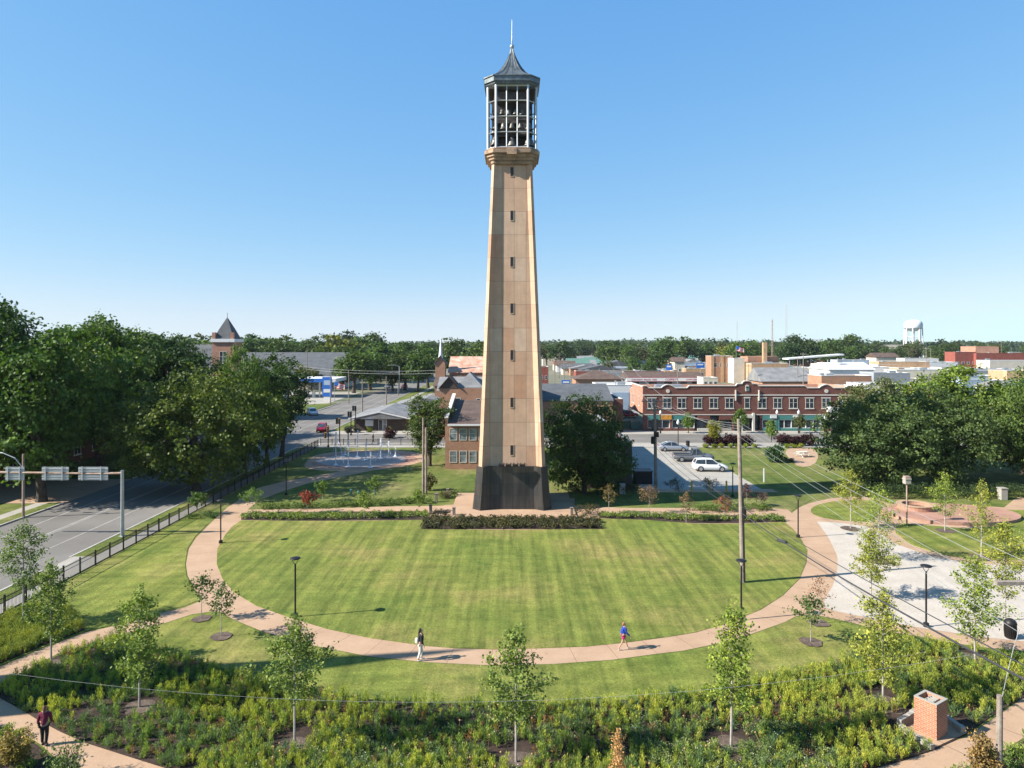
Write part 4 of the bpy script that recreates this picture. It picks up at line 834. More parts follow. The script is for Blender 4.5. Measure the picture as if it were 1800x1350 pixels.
def mast(px, Y, ptop, w, label, mat='steel'):
    r = thing('radio_mast', label, 'mast', (GX(px, Y), Y, 0)); h = GZ(ptop, Y); m = MB()
    for k in range(3):
        a = k*2.094; m.tube([(w*math.cos(a), w*math.sin(a), 0), (w*.5*math.cos(a), w*.5*math.sin(a), h*.96)], .07, 4)
    n = int(h/1.6)
    for i in range(n):
        z0, z1 = i*h*.96/n, (i+1)*h*.96/n; f = 1-.5*i/n
        for k in range(3): a, b = k*2.094, (k+1)*2.094; m.tube([(w*f*math.cos(a), w*f*math.sin(a), z0), (w*f*math.cos(b), w*f*math.sin(b), z1)], .04, 3)
    m.tube([(0, 0, h*.94), (0, 0, h)], .06, 4); m.build('lattice', mat, r)
mast(1382, 420, 531, .9, 'tallest lattice radio mast above the treetops'); mast(1357.5, 330, 558, .5, 'radio mast rising behind the tan chimney', 'rusty'); mast(1295.5, 700, 562, .7, 'thin far radio mast above the bright green trees')

# ================================================================ street things
def lamp(loc, h=3.65):
    r = thing('lamp_post', 'x', 'lamp post', loc, 0, 'black disc-topped park lamps')
    MB().lathe([(.16, 0), (.16, .22), (.07, .26), (.06, .3)], 12).build('base', 'black', r)
    MB().tube([(0, 0, .25), (0, 0, h-.35)], .055, 10).build('pole', 'black', r)
    m = MB(); [m.tube([(0, 0, h-.4), (s*.12, 0, h-.25), (s*.2, 0, h-.06)], .018, 5) for s in (-1, 1)]; m.build('bracket', 'black', r)
    MB().lathe([(.05, h-.08), (.30, h-.05), (.33, h-.01), (.30, h+.02), (.08, h+.06), (.01, h+.07)], 20).build('lamp_head', 'black', r, smooth=True)
    return r
lp = [((519, 1085), 'black lamp post at the lower left edge of the oval lawn'), ((388, 955), 'black lamp post on the path at the left end of the oval lawn'), ((1403, 945), 'black lamp post at the upper right edge of the oval lawn'), ((1628, 1102), 'black lamp post standing in the pale plaza'), ((1303, 1090), 'black lamp post in front of the wooden pole on the lawn edge'), ((503, 870), 'black lamp post in tree shade by the path to the splash pad'), ((1288, 873), 'tall black lamp post at the corner of the parking lot')]
L0 = None
for (px, py), lab in lp:
    x, y = G(px, py)
    if L0 is None: L0 = lamp((x, y, .02)); o = L0
    else: o = copy_tree(L0); o.location = (x, y, .02)
    o['label'] = lab
r = thing('lamp_post', 'rusty brown lamp post with square lantern by the brick circle', 'lamp post', (*G(1594, 924), 0))
MB().tube([(0, 0, 0), (0, 0, 3.9)], .07, 8).build('pole', 'rusty', r); MB().box(-.26, .26, -.26, .26, 3.9, 4.3).box(-.3, .3, -.3, .3, 4.3, 4.42).build('lantern', 'conc', r, bevel=.02); MB().box(-.24, .24, -.24, .24, 4.42, 4.62).build('lantern_cap', 'rusty', r)
def pole(label, x, y, h, r0=.16, r1=.11, lean=0, arms=(), extra=None, mat='wood'):
    r = thing('utility_pole', label, 'utility pole', (x, y, 0)); MB().tube([(0, 0, 0), (lean*.5, 0, h*.5), (lean, 0, h)], [r0, (r0+r1)/2, r1], 10).build('pole', mat, r)
    for z, w, ang in arms:
        c, s = math.cos(ang), math.sin(ang); m = MB(); m.tube([(lean-c*w/2, -s*w/2-.15, z), (lean+c*w/2, s*w/2-.15, z)], .06, 4); a = m.build('crossarm', 'wood', r)
        m = MB()
        for k in (-.46, -.2, .2, .46): m.lathe([(.03, 0), (.05, .08), (.06, .14), (.03, .2)], 8, (lean+c*w*k, s*w*k-.15, z+.05))
        m.build('insulator', 'trim', a)
    return r
p1x = GX(1153, 80); P1 = pole('leaning wooden utility pole with wide crossarm beside the parking lot', p1x, 80, 10.6, .2, .15, -.15, ((10.3, 3.1, .1), (9.3, 2.0, .1)))
m = MB(); m.lathe([(.22, 0), (.25, .1), (.25, .75), (.18, .85)], 12, (-.35, -.1, 5.4)); m.build('transformer', 'black', P1, smooth=False); MB().box(-.3, .25, -.45, -.2, 6.2, 6.8).build('junction_box', 'black', P1)
p2x, p2y = G(1305.6, 1024); P2 = pole('tall grey wooden pole standing in the right side of the oval lawn', p2x, p2y, 11.6, .17, .12, -.28)
MB().tube([(.1, -.16, .1), (-.02, -.14, 6.2)], .045, 6).build('conduit', 'black', P2); MB().box(.02, .16, -.3, -.15, 4.6, 5.3).build('cable_box', 'black', P2)
p3x = GX(1756, 26.6); p3 = pole('weathered wooden stub post rising at the bottom right corner', p3x, 26.6, 3.5, .125, .105, .03, mat='wood')
MB().tube([(.1, 0, 3.3), (.35, .1, 4.1), (.7, .2, 5.2), (1.0, .3, 5.9)], .014, 5).build('service_cable', 'wire', p3)
pole('pair of bare wooden poles left of the tower', *G(744, 868), GZ(735, 78), .16, .11, 0); 
o = pole('short wooden stub pole strapped to the tall pole left of the tower', GX(749, 77.6), 77.6, GZ(752, 77.6), .14, .13, 0)
for px, Y, pt, lab in ((1316, 230, 640, 'thin bare pole behind the right half of the shop block'), (1412, 215, 620, 'slim bare pole in front of the green-grey hip roof'), (1402, 230, 628, 'slim pole left of the gabled brick hall'), (1204, 300, 628, 'thin pole behind the sign band garage'), (1191, 240, 640, 'bare pole rising over the garage roof'), (975, 280, 628, 'leftmost street pole just right of the tower'), (983, 330, 622, 'second street pole right of the tower'), (992, 250, 635, 'third street pole right of the tower'), (1003, 230, 640, 'pole by the blue sign right of the tower'), (1088, 175, 672, 'pole between the white garage and the alley wall'), (1628, 260, 610, 'tall dark pole in front of the tan store'), (1636, 420, 612, 'double pole left of the red warehouse'), (1700, 430, 606, 'far pole above the red warehouse roof'), (1737, 450, 600, 'far left aerial above the pinkish roof block'), (1760, 450, 598, 'far right aerial above the pinkish roof block'), (613, 195, 650, 'slim street pole left of the traffic gantry'), (637, 150, 668, 'curved-arm street light pole on the far kerb'), (679, 190, 662, 'pole on the right-hand verge of the far street'), (700, 225, 668, 'pole further along the right-hand verge'), (715, 300, 662, 'pole at the end of the right-hand verge'), (530, 180, 668, 'bare pole beside the columnar tree'), (581, 190, 660, 'slim pole at the petrol station entrance'), (540, 260, 612, 'far pole above the broad slate roof')):
    pole(lab, GX(px, Y), Y, GZ(pt, Y), .16, .1, 0, ((GZ(pt, Y)-.6, 2.2, .3),) if Y > 200 and px > 900 else ())
def wire(a, b, sag, name='power_line', label='x', r=.012, mat='wire', group='wires strung from the poles'):
    a, b = Vector(a), Vector(b); pts = [a.lerp(b, t/16)+Vector((0, 0, -4*sag*(t/16)*(1-t/16))) for t in range(17)]
    o = MB().tube(pts, r, 5).build(name, mat); tag(o, label, 'wire', group); return o
E = 14.0
def W3(px, py, Y): return (GX(px, Y), Y, GZ(py, Y))
top2 = Vector((p2x-.28, p2y, 11.4))
wlab = 'thin pale wire sloping down right from the lawn pole across the plaza'
for dz, (ex, ey), r in ((0, (1900, 1030), .007), (-.25, (1900, 1062), .007), (-.7, (1900, 1110), .006), (-1.0, (1900, 1128), .006), (-1.5, (1900, 1180), .006)): wire(top2+Vector((0, 0, dz)), W3(ex, ey, E), .25, 'power_line', wlab, r)
wire((p2x-.1, p2y-.15, 4.95), W3(1900, 1248, E), .28, 'telephone_cable', 'thick black cable with splice case crossing the path to the right', .03, 'cable', 'black telephone cables')
wire((p2x-.1, p2y-.15, 5.4), W3(1900, 1222, E), .18, 'telephone_cable', 'black cable strung just above the thick one', .016, 'cable', 'black telephone cables')
cpt = Vector((p2x-.1, p2y-.15, 4.95)).lerp(Vector(W3(1900, 1248, E)), .32)+Vector((0, 0, -.26)); m = MB(); m.tube([cpt-Vector((-.05, .45, -.05)), cpt+Vector((-.05, .45, -.05))], .09, 8); tag(m.build('splice_case', 'cable'), 'black splice case hung on the thick cable over the path', 'splice case')
w2lab = 'pale wire running between the crossarm pole and the lawn pole'
for k, dx in enumerate((-1.4, -.6, .6, 1.4)): wire((p1x-.15+dx, 79.9, 10.5), (p2x-.28, p2y, 11.3-.2*k), .5, 'power_line', w2lab, .009)
for k, dz in enumerate((-4.8, -4.2, -5.4)): wire((p1x, 79.8, 10.3+dz), (p2x-.1, p2y, 5.6-.3*k), .5, 'telephone_cable', 'dark cable from the crossarm pole down to the lawn pole', .018, 'cable', 'dark cables over the hedge')
for k, (dx, dz) in enumerate(((-1.4, 0), (1.4, 0), (0, -1))): wire((p1x-.15+dx, 80.1, 10.5+dz), (30.0+dx*2, 205, 13.5), .8, 'power_line', 'thin wire running back from the crossarm pole over the shop roof', .016)
wire(W3(-250, 1140, 20), W3(1712, 1150, 19.5), 1.45, 'service_wire', 'single thin wire sagging across the bottom of the picture', .0035, 'wire', None)
wire((GX(746, 78), 78, 5.0), (-8.9, 93.4, 1.9), .1, 'service_wire', 'slack white wire from the bare poles to the buff brick building', .012, 'wire', None)
wire((-75, 238, 8.5), (-12, 180, 9.5), 1.2, 'power_line', 'long wire crossing high over the far street', .03, 'wire', 'far street wires'); wire((-75, 238, 9.3), (-12, 180, 10.3), 1.2, 'power_line', 'long wire crossing high over the far street', .03, 'wire', 'far street wires')
r = thing('utility_pole', 'dark crossarm reaching into the picture from the right edge', 'utility pole', (GX(1890, E), E, 0)); MB().tube([(0, 0, 0), (0, 0, 12.6)], [.2, .15], 10).build('pole', 'wood', r); MB().box(GX(1741, E)-GX(1890, E), .4, -.2, -.1, 12.18, 12.25).build('crossarm', 'wood', r)

# sign gantry on the street, seen from behind
gx, gy = G(215, 944); gn = thing('sign_gantry', 'overhead steel gantry arm carrying three road signs seen from behind', 'gantry', (gx, gy, 0))
MB().tube([(0, 0, 0), (0, 0, 5.85)], [.165, .13], 14).lathe([(.3, 0), (.3, .1), (.2, .12)], 12).build('post', 'steel', gn)
m = MB(); m.tube([(0, 0, 5.6), (-2.4, 0, 5.55)], .1, 8); o = m.build('arm', 'rusty', gn); MB().tube([(-2.4, 0, 5.55), (-5.5, 0, 5.6), (-14.2, 0, 5.72)], [.085, .095, .12], 8).build('arm', 'rusty', gn)
for a, b in ((138, 190), (74, 121), (10, 43)):
    x0, x1 = GX(a, gy)-gx, GX(b, gy)-gx
    m = MB(); m.box(x0, x1, -.02, .02, 4.98, 6.15); s = m.build('sign', 'steel', gn)
    m = MB()
    for k in range(5): m.box(x0, x1, -.07, -.02, 5.08+k*.22, 5.14+k*.22)
    for k in (.15, .78): m.box(x0+(x1-x0)*k-.04, x0+(x1-x0)*k+.04, -.13, -.07, 4.98, 6.2)
    m.build('sign_stiffener', 'alu', s)
hx, hy = G(41, 910); r = thing('street_light', 'brown street light pole with curved arm beyond the gantry', 'street light', (hx, hy, 0)); MB().tube([(0, 0, 0), (0, 0, 6.2)], [.13, .1], 8).build('pole', 'rusty', r)
m = MB(); m.tube([(0, 0, 4.8), (-.8, 0, 5.8), (-2.0, 0, 6.3), (-3.6, 0, 6.5)], .05, 6); m.build('arm', 'steel', r); MB().loft([[(x, -s*.6, 6.5-s*.3), (x, s*.6, 6.5-s*.3), (x, s*.6, 6.5+s*.3), (x, -s*.6, 6.5+s*.3)] for x, s in ((-3.5, .1), (-3.8, .25), (-4.4, .2), (-4.5, .08))]).build('lamp_head', 'steel', r)
# traffic signals
def signal_head(r, x, z, y=-.15, col='signal'):
    h = MB().box(x-.17, x+.17, y-.12, y+.12, z-.48, z+.48).build('signal_head', col, r, bevel=.02); m = MB()
    for k in (-1, 0, 1): m.tube([(x, y-.12, z+k*.3), (x, y-.26, z+k*.3)], .12, 8)
    m.build('visor', 'black', h)
for px, Y, h, heads, lab in ((577, 113, 3.6, 3.0, 'traffic signal post in front of the red car'), (597, 115, 4.6, 4.1, 'tall traffic signal post at the park corner'), (617, 128, 4.4, 3.9, 'black signal post left of the dark office'), (625, 131, 5.0, 4.7, 'signal post by the office eave'), (612, 116, 2.8, 2.4, 'short pedestrian signal post at the park corner')):
    r = thing('traffic_signal', lab, 'traffic light', (GX(px, Y), Y, 0)); MB().tube([(0, 0, 0), (0, 0, h)], .09, 8).lathe([(.18, 0), (.18, .3), (.09, .35)], 10).build('pole', 'black', r); signal_head(r, 0, heads, col='signal' if px < 600 else 'black')
    if px != 612: signal_head(r, -.42 if px % 2 else .42, heads-1.0 if px == 577 else heads, col='signal' if px == 577 else 'black')
gr = thing('signal_gantry', 'grey signal mast spanning the far street with three signal heads', 'gantry', (GX(702, 238), 238, 0)); w = GX(702, 238)-GX(621, 238)
MB().tube([(0, 0, 0), (0, 0, 9.0)], .16, 8).build('post', 'steel', gr); MB().tube([(-w, 0, 0), (-w, 0, 7)], .16, 8).build('post', 'steel', gr); MB().tube([(0, 0, 6.9), (-w, 0, 6.7)], .12, 8).build('arm', 'steel', gr)
MB().tube([(0, 0, 8.9), (-1.5, 0, 9.4), (-3.5, 0, 9.4)], .07, 6).build('light_arm', 'steel', gr)
for s in (-2.2, -5.5, -w+2.5): signal_head(gr, s, 6.7)
# bollards, bin, pillar, fountain, small things
B0 = None
for px, lab in ((1216, 'yellow bollard at the left front of the parking lot'), (1247, 'yellow bollard in the middle front of the parking lot'), (1277, 'yellow bollard nearest the lamp post by the parking lot')):
    x, y = G(px, 864)
    if B0 is None: B0 = MB().lathe([(.11, 0), (.11, 1.1), (.09, 1.17), (.03, 1.2)], 12).build('bollard', 'yellow', smooth=False); o = B0
    else: o = B0.copy(); COL.objects.link(o)
    o.location = (x, y, .05); tag(o, lab, 'bollard', 'yellow bollards before the parking lot')
x, y = G(1776, 1122); r = thing('litter_bin', 'black domed litter bin on the plaza edge at the right', 'bin', (x, y, .02))
m = MB()
for k in range(20): a = k*math.pi/10; m.tube([(.27*math.cos(a), .27*math.sin(a), .05), (.31*math.cos(a), .31*math.sin(a), .5), (.29*math.cos(a), .29*math.sin(a), .82)], .022, 4)
m.lathe([(.26, .03), (.28, .5), (.27, .8)], 16); m.build('basket', 'black', r); MB().lathe([(.33, .8), (.34, .86), (.28, 1.0), (.15, 1.1), (.02, 1.13)], 16).build('lid', 'black', r, smooth=True)
x, y = G(1151+0, 0+858)
# brick pillar bottom right on a paved pad with low stone edging
px0, py0 = G(1642, 1303); pl_r = thing('brick_pillar', 'unfinished square brick pillar open at the top beside the lower right path', 'pillar', (px0, py0, 0), R(33))
px0, py0 = G(1636, 1290); pl_r.location = (px0, py0, 0.02)
hw, t, H = .47, .11, 1.56
m = MB(); m.box(-hw, hw, -hw, -hw+t, 0, H); m.box(-hw, hw, hw-t, hw, 0, H); m.box(-hw, -hw+t, -hw+t, hw-t, 0, H); m.box(hw-t, hw, -hw+t, hw-t, 0, H); m.build('brick_shell', 'brick_p', pl_r, bevel=.006)
m = MB()
for a, b in ((-.36, -.02), (.02, .36)):
    m.box(a, b, -.2, -.16, 0, H-.06); m.box(a, b, .12, .16, 0, H-.06); m.box(a, a+.04, -.16, .12, 0, H-.06); m.box(b-.04, b, -.16, .12, 0, H-.06); m.box((a+b)/2-.02, (a+b)/2+.02, -.16, .12, 0, H-.06)
m.build('block_core', 'conc', pl_r); m = MB(); q = .012; m.box(-hw-q, hw+q, -hw-q, -hw+t, H, H+.02); m.box(-hw-q, hw+q, hw-t, hw+q, H, H+.02); m.box(-hw-q, -hw+t, -hw+t, hw-t, H, H+.02); m.box(hw-t, hw+q, -hw+t, hw-t, H, H+.02); m.build('mortar_cap', 'conc', pl_r)
pad = gp((1580, 1278), (1608, 1262), (1668, 1262), (1700, 1290), (1636, 1320)); sheet('pillar_pad', pad, .07, 'tan', th=.06)
def wall_line(label, a, b, n, h=.22, w=.22):
    r = thing('stone_edging', label, 'edging'); a, b = Vector((*a, 0)), Vector((*b, 0)); ang = math.atan2((b-a).y, (b-a).x)
    r.location = a; r.rotation_euler = (0, 0, ang); L_ = (b-a).length; rnd = random.Random(n)
    for k in range(n): MB().box(L_*k/n+.01, L_*(k+1)/n-.01, -w/2, w/2+rnd.uniform(-.02, .02), 0.02, h+rnd.uniform(-.02, .02)).build('edging_stone', 'conc', r, bevel=.02)
wall_line('row of rough stones left of the brick pillar pad', G(1580, 1280), G(1610, 1262), 4, .4); wall_line('row of rough stones behind the brick pillar', G(1582, 1283), G(1640, 1320), 6, .25); wall_line('short row of rough stones right of the brick pillar', G(1663, 1268), G(1694, 1292), 4, .32)
fx, fy = G(1616, 902); r = thing('fountain', 'round raised stone fountain basin on the brick circle', 'fountain', (fx, fy+.6, .32))
m = MB(); m.loft([[(rr*math.cos(a*math.pi/16), rr*.95*math.sin(a*math.pi/16), z) for a in range(32)] for rr, z in ((1.72, 0), (1.72, .36), (1.76, .38), (1.76, .44), (1.3, .44), (1.28, .1))], cap=False); m.build('basin_wall', 'brick_o', r)
m = MB(); m.loft([[(rr*math.cos(a*math.pi/16), rr*.95*math.sin(a*math.pi/16), z) for a in range(32)] for rr, z in ((1.78, .40), (1.80, .50), (1.27, .50), (1.27, .40))], cap=False); m.build('basin_rim', 'tan', r)
m = MB(); m.quad(*[(1.3*math.cos(a*math.pi/16), 1.24*math.sin(a*math.pi/16), .12) for a in range(32)]); m.build('basin_floor', 'granite', r)
m = MB(); m.lathe([(.1, 0), (.12, .35), (.04, .4)], 8); tag(m.build('drinking_post', 'black'), 'low black post on the brick circle left of the fountain', 'post').location = (*G(1572, 914), .32)
o = MB().box(-.35, .35, -.35, .35, 0, 1.2).box(-.4, .4, -.4, .4, 1.2, 1.3).build('stone_pier', 'conc', bevel=.02); tag(o, 'square stone pier in the shade behind the brick circle', 'pier'); o.location = (*G(1762, 878), 0)
x, y = G(1411, 803); r = thing('picnic_table', 'pale picnic table with fixed benches on the garden path', 'picnic table', (x, y, .03), .3)
MB().box(-.9, .9, -.38, .38, .7, .76).build('tabletop', 'trim', r); 
for s in (-1, 1): MB().box(-.9, .9, s*.75-.14, s*.75+.14, .42, .47).build('bench', 'trim', r)
for s in (-.6, .6): m = MB(); m.tube([(s, -.85, 0), (s, -.1, .7)], .04, 5); m.tube([(s, .85, 0), (s, .1, .7)], .04, 5); m.tube([(s, -.75, .4), (s, .75, .4)], .04, 5); m.build('leg', 'trim', r)
o = MB().lathe([(.3, 0), (.32, .9), (.34, .95)], 12).build('litter_bin', 'black'); tag(o, 'dark cylindrical litter bin at the far kerb of the parking lot', 'bin'); o.location = (GX(1209, 113.5), 113.5, .06)
# street lamps by the shops, dumpsters
S0 = None
for px, Y, lab in ((1192, 113.6, 'white-globed street lamp in front of the orange shop sign'), (1161, 130, 'white-globed street lamp at the left end of the shop block'), (1366, 130, 'white-globed street lamp before the green shop front'), (1404, 130, 'white-globed street lamp before the white awning shop')):
    if S0 is None:
        S0 = thing('street_lamp', 'x', 'street lamp', (0, 0, 0), 0, 'white-globed street lamps'); MB().lathe([(.16, 0), (.16, .5), (.07, .6), (.06, 3.6)], 8).build('pole', 'black', S0); MB().lathe([(.1, 3.6), (.24, 3.75), (.24, 4.1), (.1, 4.3), (.02, 4.5)], 10).build('lamp_globe', 'white', S0, smooth=True); o = S0
    else: o = copy_tree(S0)
    o.location = (GX(px, Y), Y, .06); o['label'] = lab
for px, Y, lab in ((1103, 139, 'leftmost dark waste container in the alley beside the shop block'), (1116, 137, 'right dark waste container in the alley beside the shop block')):
    r = thing('waste_container', lab, 'waste container', (GX(px, Y), Y, 0), 0, 'alley waste containers'); MB().loft([[(-.9*a, -.7*a, z), (.9*a, -.7*a, z), (.9*a, .7*a, z), (-.9*a, .7*a, z)] for a, z in ((.85, .1), (1, 1.4), (1.04, 1.42), (1.04, 1.5))]).build('body', 'greenroof', r); MB().box(-.92, .92, -.72, .72, 1.5, 1.56).build('lid', 'black', r)
for px, Y, w, h, lab in ((1176, 330, 2.2, 2.6, 'blue and white roadside sign above the red store'), (1231, 330, 3.0, 2.4, 'blue round-cornered sign beside the brown hall'), (995, 240, 2.4, 2.2, 'small blue sign low on the street right of the tower')):
    zt = GZ(626 if px == 1231 else 640 if px == 1176 else 664, Y)+5; zt = GZ({1176: 641, 1231: 638, 995: 668}[px], Y)
    r = thing('road_sign', lab, 'sign', (GX(px, Y), Y, 0)); MB().box(-w/2*1.3, w/2*1.3, -.15, .15, zt-h, zt).build('sign_panel', 'blue', r, bevel=.05); MB().box(-w*.45, w*.45, -.19, -.15, zt-h*.45, zt-h*.2).build('lettering_band', 'white', r); MB().tube([(0, 0, 0), (0, 0, zt-h)], .15, 6).build('post', 'steel', r)
# green valve posts and a white marker on the grass near the splash pad
V0 = None
for (px, py), lab in (((617, 869), 'leftmost small green valve post on the grass'), ((630, 872), 'second small green valve post from the left'), ((659, 870), 'small green valve post below the splash pad centre'), ((717, 829), 'small green valve post nearest the bare wooden poles')):
    if V0 is None: V0 = MB().lathe([(.13, 0), (.13, .1), (.09, .12), (.09, .42), (.14, .44), (.14, .52), (.03, .6)], 10).build('valve_post', 'green'); o = V0
    else: o = V0.copy(); COL.objects.link(o)
    x, y = G(px, py); o.location = (x, y, 0); tag(o, lab, 'valve', 'green valve posts')
for p, q, lab in ((1343, 848, 'slim white marker post on the grass right of the parking lot'),): o = MB().box(-.08, .08, -.04, .04, 0, 1.7).build('marker_post', 'white', bevel=.01); tag(o, lab, 'post'); o.location = (*G(p, q), 0)
o = MB().box(-.3, .3, -.2, .2, 0, 1.1).box(-.33, .33, -.23, .23, 1.1, 1.16).build('utility_box', 'alu', bevel=.02); tag(o, 'pale metal utility box in the shade behind the right hedge', 'utility box'); o.location = (*G(1094, 868), 0)

# fences
def fence(label, x0, y0, length, ang, h=1.15, sp=1.9, pickets=True):
    r = thing('fence', label, 'fence', (x0, y0, 0), ang); n = int(length/sp); m = MB(); stuff = length/sp > 100
    for k in range(n+1): MB().box(k*sp-.045, k*sp+.045, -.045, .045, 0, h+.08).build('post', 'black', r)
    m.box(0, n*sp, -.02, .02, h-.12, h-.08); m.box(0, n*sp, -.02, .02, .12, .16)
    if pickets: m2 = MB(); [m2.box(k*.12-.009, k*.12+.009, -.009, .009, .1, h) for k in range(int(n*sp/.12))]; m2.build('pickets', 'black', r)
    m.build('rail', 'black', r); return r
fence('long black iron fence between the street pavement and the lawn', -31.8, 34, 80, R(90)); fence('black iron fence running along the cross street behind the splash pad', -31.7, 115, 26, 0, 1.1)

# cars
def car(label, body_mat, loc, rz, Lc=4.5, Wc=1.8, Hc=1.5, kind='suv', cat='car'):
    r = thing('parked_car' if cat == 'car' else 'pickup_truck', label, cat, loc, rz); l, w = Lc/2, Wc/2
    if kind == 'suv': st = [(-l, .45, .95, .86), (-l+.08, .3, 1.08, .96), (-l*.75, .24, 1.04, 1), (-l*.3, .22, 1.0, 1), (l*.35, .22, .98, 1), (l*.72, .24, .9, .98), (l-.1, .28, .74, .9), (l, .4, .62, .8)]; cab = [(-l+.12, 1.02, .84), (-l+.42, Hc-.06, .72), (-l*.3, Hc, .74), (l*.12, Hc-.05, .72), (l*.5, .97, .86)]
    elif kind == 'sedan': st = [(-l, .4, .85, .84), (-l+.08, .28, .95, .94), (-l*.7, .24, .95, 1), (-l*.3, .2, .92, 1), (l*.3, .2, .9, 1), (l*.7, .22, .8, .98), (l-.1, .26, .66, .88), (l, .38, .55, .78)]; cab = [(-l*.78, .93, .82), (-l*.42, Hc-.06, .7), (-l*.15, Hc, .72), (l*.1, Hc-.06, .7), (l*.46, .88, .86)]
    else: st = [(-l, .5, .95, .95), (-l+.06, .4, 1.0, .98), (-l*.75, .35, 1.0, 1), (-l*.1, .3, 1.0, 1), (l*.4, .3, 1.08, 1), (l*.75, .3, 1.05, .98), (l-.1, .34, .95, .92), (l, .45, .8, .86)]; cab = [(-l*.12, 1.0, .9), (-l*.02, Hc-.05, .76), (l*.14, Hc, .78), (l*.28, Hc-.05, .76), (l*.5, 1.05, .88)]
    m = MB(); m.loft([[(x, -w*f*.86, zb), (x, w*f*.86, zb), (x, w*f, zb+.18), (x, w*f, (zb+zt)/2), (x, w*f*.96, zt-.08), (x, w*f*.84, zt), (x, -w*f*.84, zt), (x, -w*f*.96, zt-.08), (x, -w*f, (zb+zt)/2), (x, -w*f, zb+.18)] for x, zb, zt, f in st]); b = m.build('body', body_mat, r, smooth=True)
    n = len(cab); xs = [c[0] for c in cab]; base = .96
    m = MB(); zb0 = min(cab[0][1], cab[-1][1])-.05
    m.loft([[(x, -w*base*.93, zb0), (x, w*base*.93, zb0), (x, w*f, z), (x, -w*f, z)] for x, z, f in cab]); m.build('glasshouse', 'glass', r, smooth=False)
    m = MB(); m.loft([[(x, -w*f*1.0, z-.0), (x, w*f*1.0, z-.0), (x, w*f*.92, z+.045), (x, -w*f*.92, z+.045)] for x, z, f in cab[1:-1]])
    for i, j in ((0, 1), (n-2, n-1)):
        for s in (-1, 1):
            a, c = cab[i], cab[j]; m.tube([(a[0], s*w*(a[2] if i else base*.9), a[1]), (c[0], s*w*(c[2] if j != n-1 else base*.9), c[1])], .045, 5)
    for s in (-1, 1):
        for x in (cab[2][0],): m.tube([(x, s*w*base*.95, zb0), (x, s*w*cab[2][2]*1.01, cab[2][1])], .035, 4)
    m.build('roof', body_mat, r)
    if kind == 'pickup':
        m = MB(); m.box(-l+.12, -l*.16, -w*.8, w*.8, .99, 1.04); m.build('bed_liner', 'black', r)
        m = MB(); m.box(-l+.04, -l*.13, -w*.97, -w*.85, 1.0, 1.12); m.box(-l+.04, -l*.13, w*.85, w*.97, 1.0, 1.12); m.box(-l, -l+.1, -w*.9, w*.9, .9, 1.12); m.build('bed_side', body_mat, r)
    rw = .34 if kind == 'sedan' else .38
    for sx_ in (-.6, .62):
        for s in (-1, 1):
            wl = MB().tube([(l*sx_, s*(w-.2), rw), (l*sx_, s*(w+.02), rw)], rw, 18).build('wheel', 'tyre', r); MB().tube([(l*sx_, s*(w+.0), rw), (l*sx_, s*(w+.035), rw)], rw*.62, 12).build('rim', 'rim', wl)
    for s in (-1, 1):
        MB().box(l-.28, l-.03, s*w*.66-.16, s*w*.66+.16, .62, .74).build('headlight', 'glassb', r, bevel=.03); MB().box(-l-.02, -l+.12, s*w*.74-.12, s*w*.74+.12, .8, .96).build('tail_light', 'red', r, bevel=.02)
        MB().box(l*.36, l*.44, s*(w+.04)-.08, s*(w+.04)+.08, .95, 1.07).build('mirror', body_mat, r, bevel=.02)
    return r
MAT['car_w'] = plain('white_car_paint', (.72, .73, .73), .25, var=.02, spec=.5); MAT['car_s'] = plain('silver_car_paint', (.42, .44, .46), .28, .5, var=.02); MAT['car_g'] = plain('grey_car_paint', (.20, .205, .21), .3, .4, var=.02); MAT['car_r'] = plain('red_car_paint', (.42, .02, .035), .25, var=.02); MAT['car_d'] = plain('dark_car_paint', (.05, .06, .09), .3, var=.02)
car('white sports utility car parked nearest in the lot', 'car_w', (GX(1249, 92), 92.3, .02), R(-4), 4.5, 1.85, 1.62)
car('grey pickup truck parked behind the white car', 'car_g', (GX(1219, 99.5), 99.8, .02), R(-5), 5.7, 1.95, 1.85, 'pickup', 'pickup truck')
car('silver saloon parked at the far end of the lot', 'car_s', (GX(1184, 109), 109.4, .02), R(-3), 4.7, 1.8, 1.45, 'sedan')
car('bright red car waiting at the crossing', 'car_r', (GX(566, 133.5), 133.5, .02), R(-80), 4.4, 1.8, 1.55)
car('white car driving toward the crossing on the far street', 'car_w', (GX(549, 164), 164, .02), R(-62), 4.6, 1.85, 1.6)
car('dark car far up the street on its left side', 'car_s', (GX(681, 262), 262, .02), R(-88), 4.5, 1.8, 1.5, 'sedan')
car('dark red car far up the street on its right side', 'car_r', (GX(711, 262), 262, .02), R(-92), 4.5, 1.8, 1.5, 'sedan')
car('red pickup glimpsed in the alley behind the brick end wall', 'car_r', (GX(1103, 158), 158, .02), R(20), 4.8, 1.8, 1.7, 'pickup', 'pickup truck')
car('dark car beside the white garage in the alley', 'car_d', (GX(1094, 162), 162, .02), R(15), 4.4, 1.8, 1.5)
car('dark car parked right of the sign band garage', 'car_d', (GX(1252, 268), 268, .02), R(5), 4.5, 1.8, 1.5)
car('bright red van showing above the shop block roof', 'car_r', (GX(1325, 232), 232, .02), R(8), 5.2, 2.0, 2.3)
car('white car parked behind the garage wall', 'car_w', (GX(1232, 262), 262, .02), R(0), 4.5, 1.8, 1.5, 'sedan')

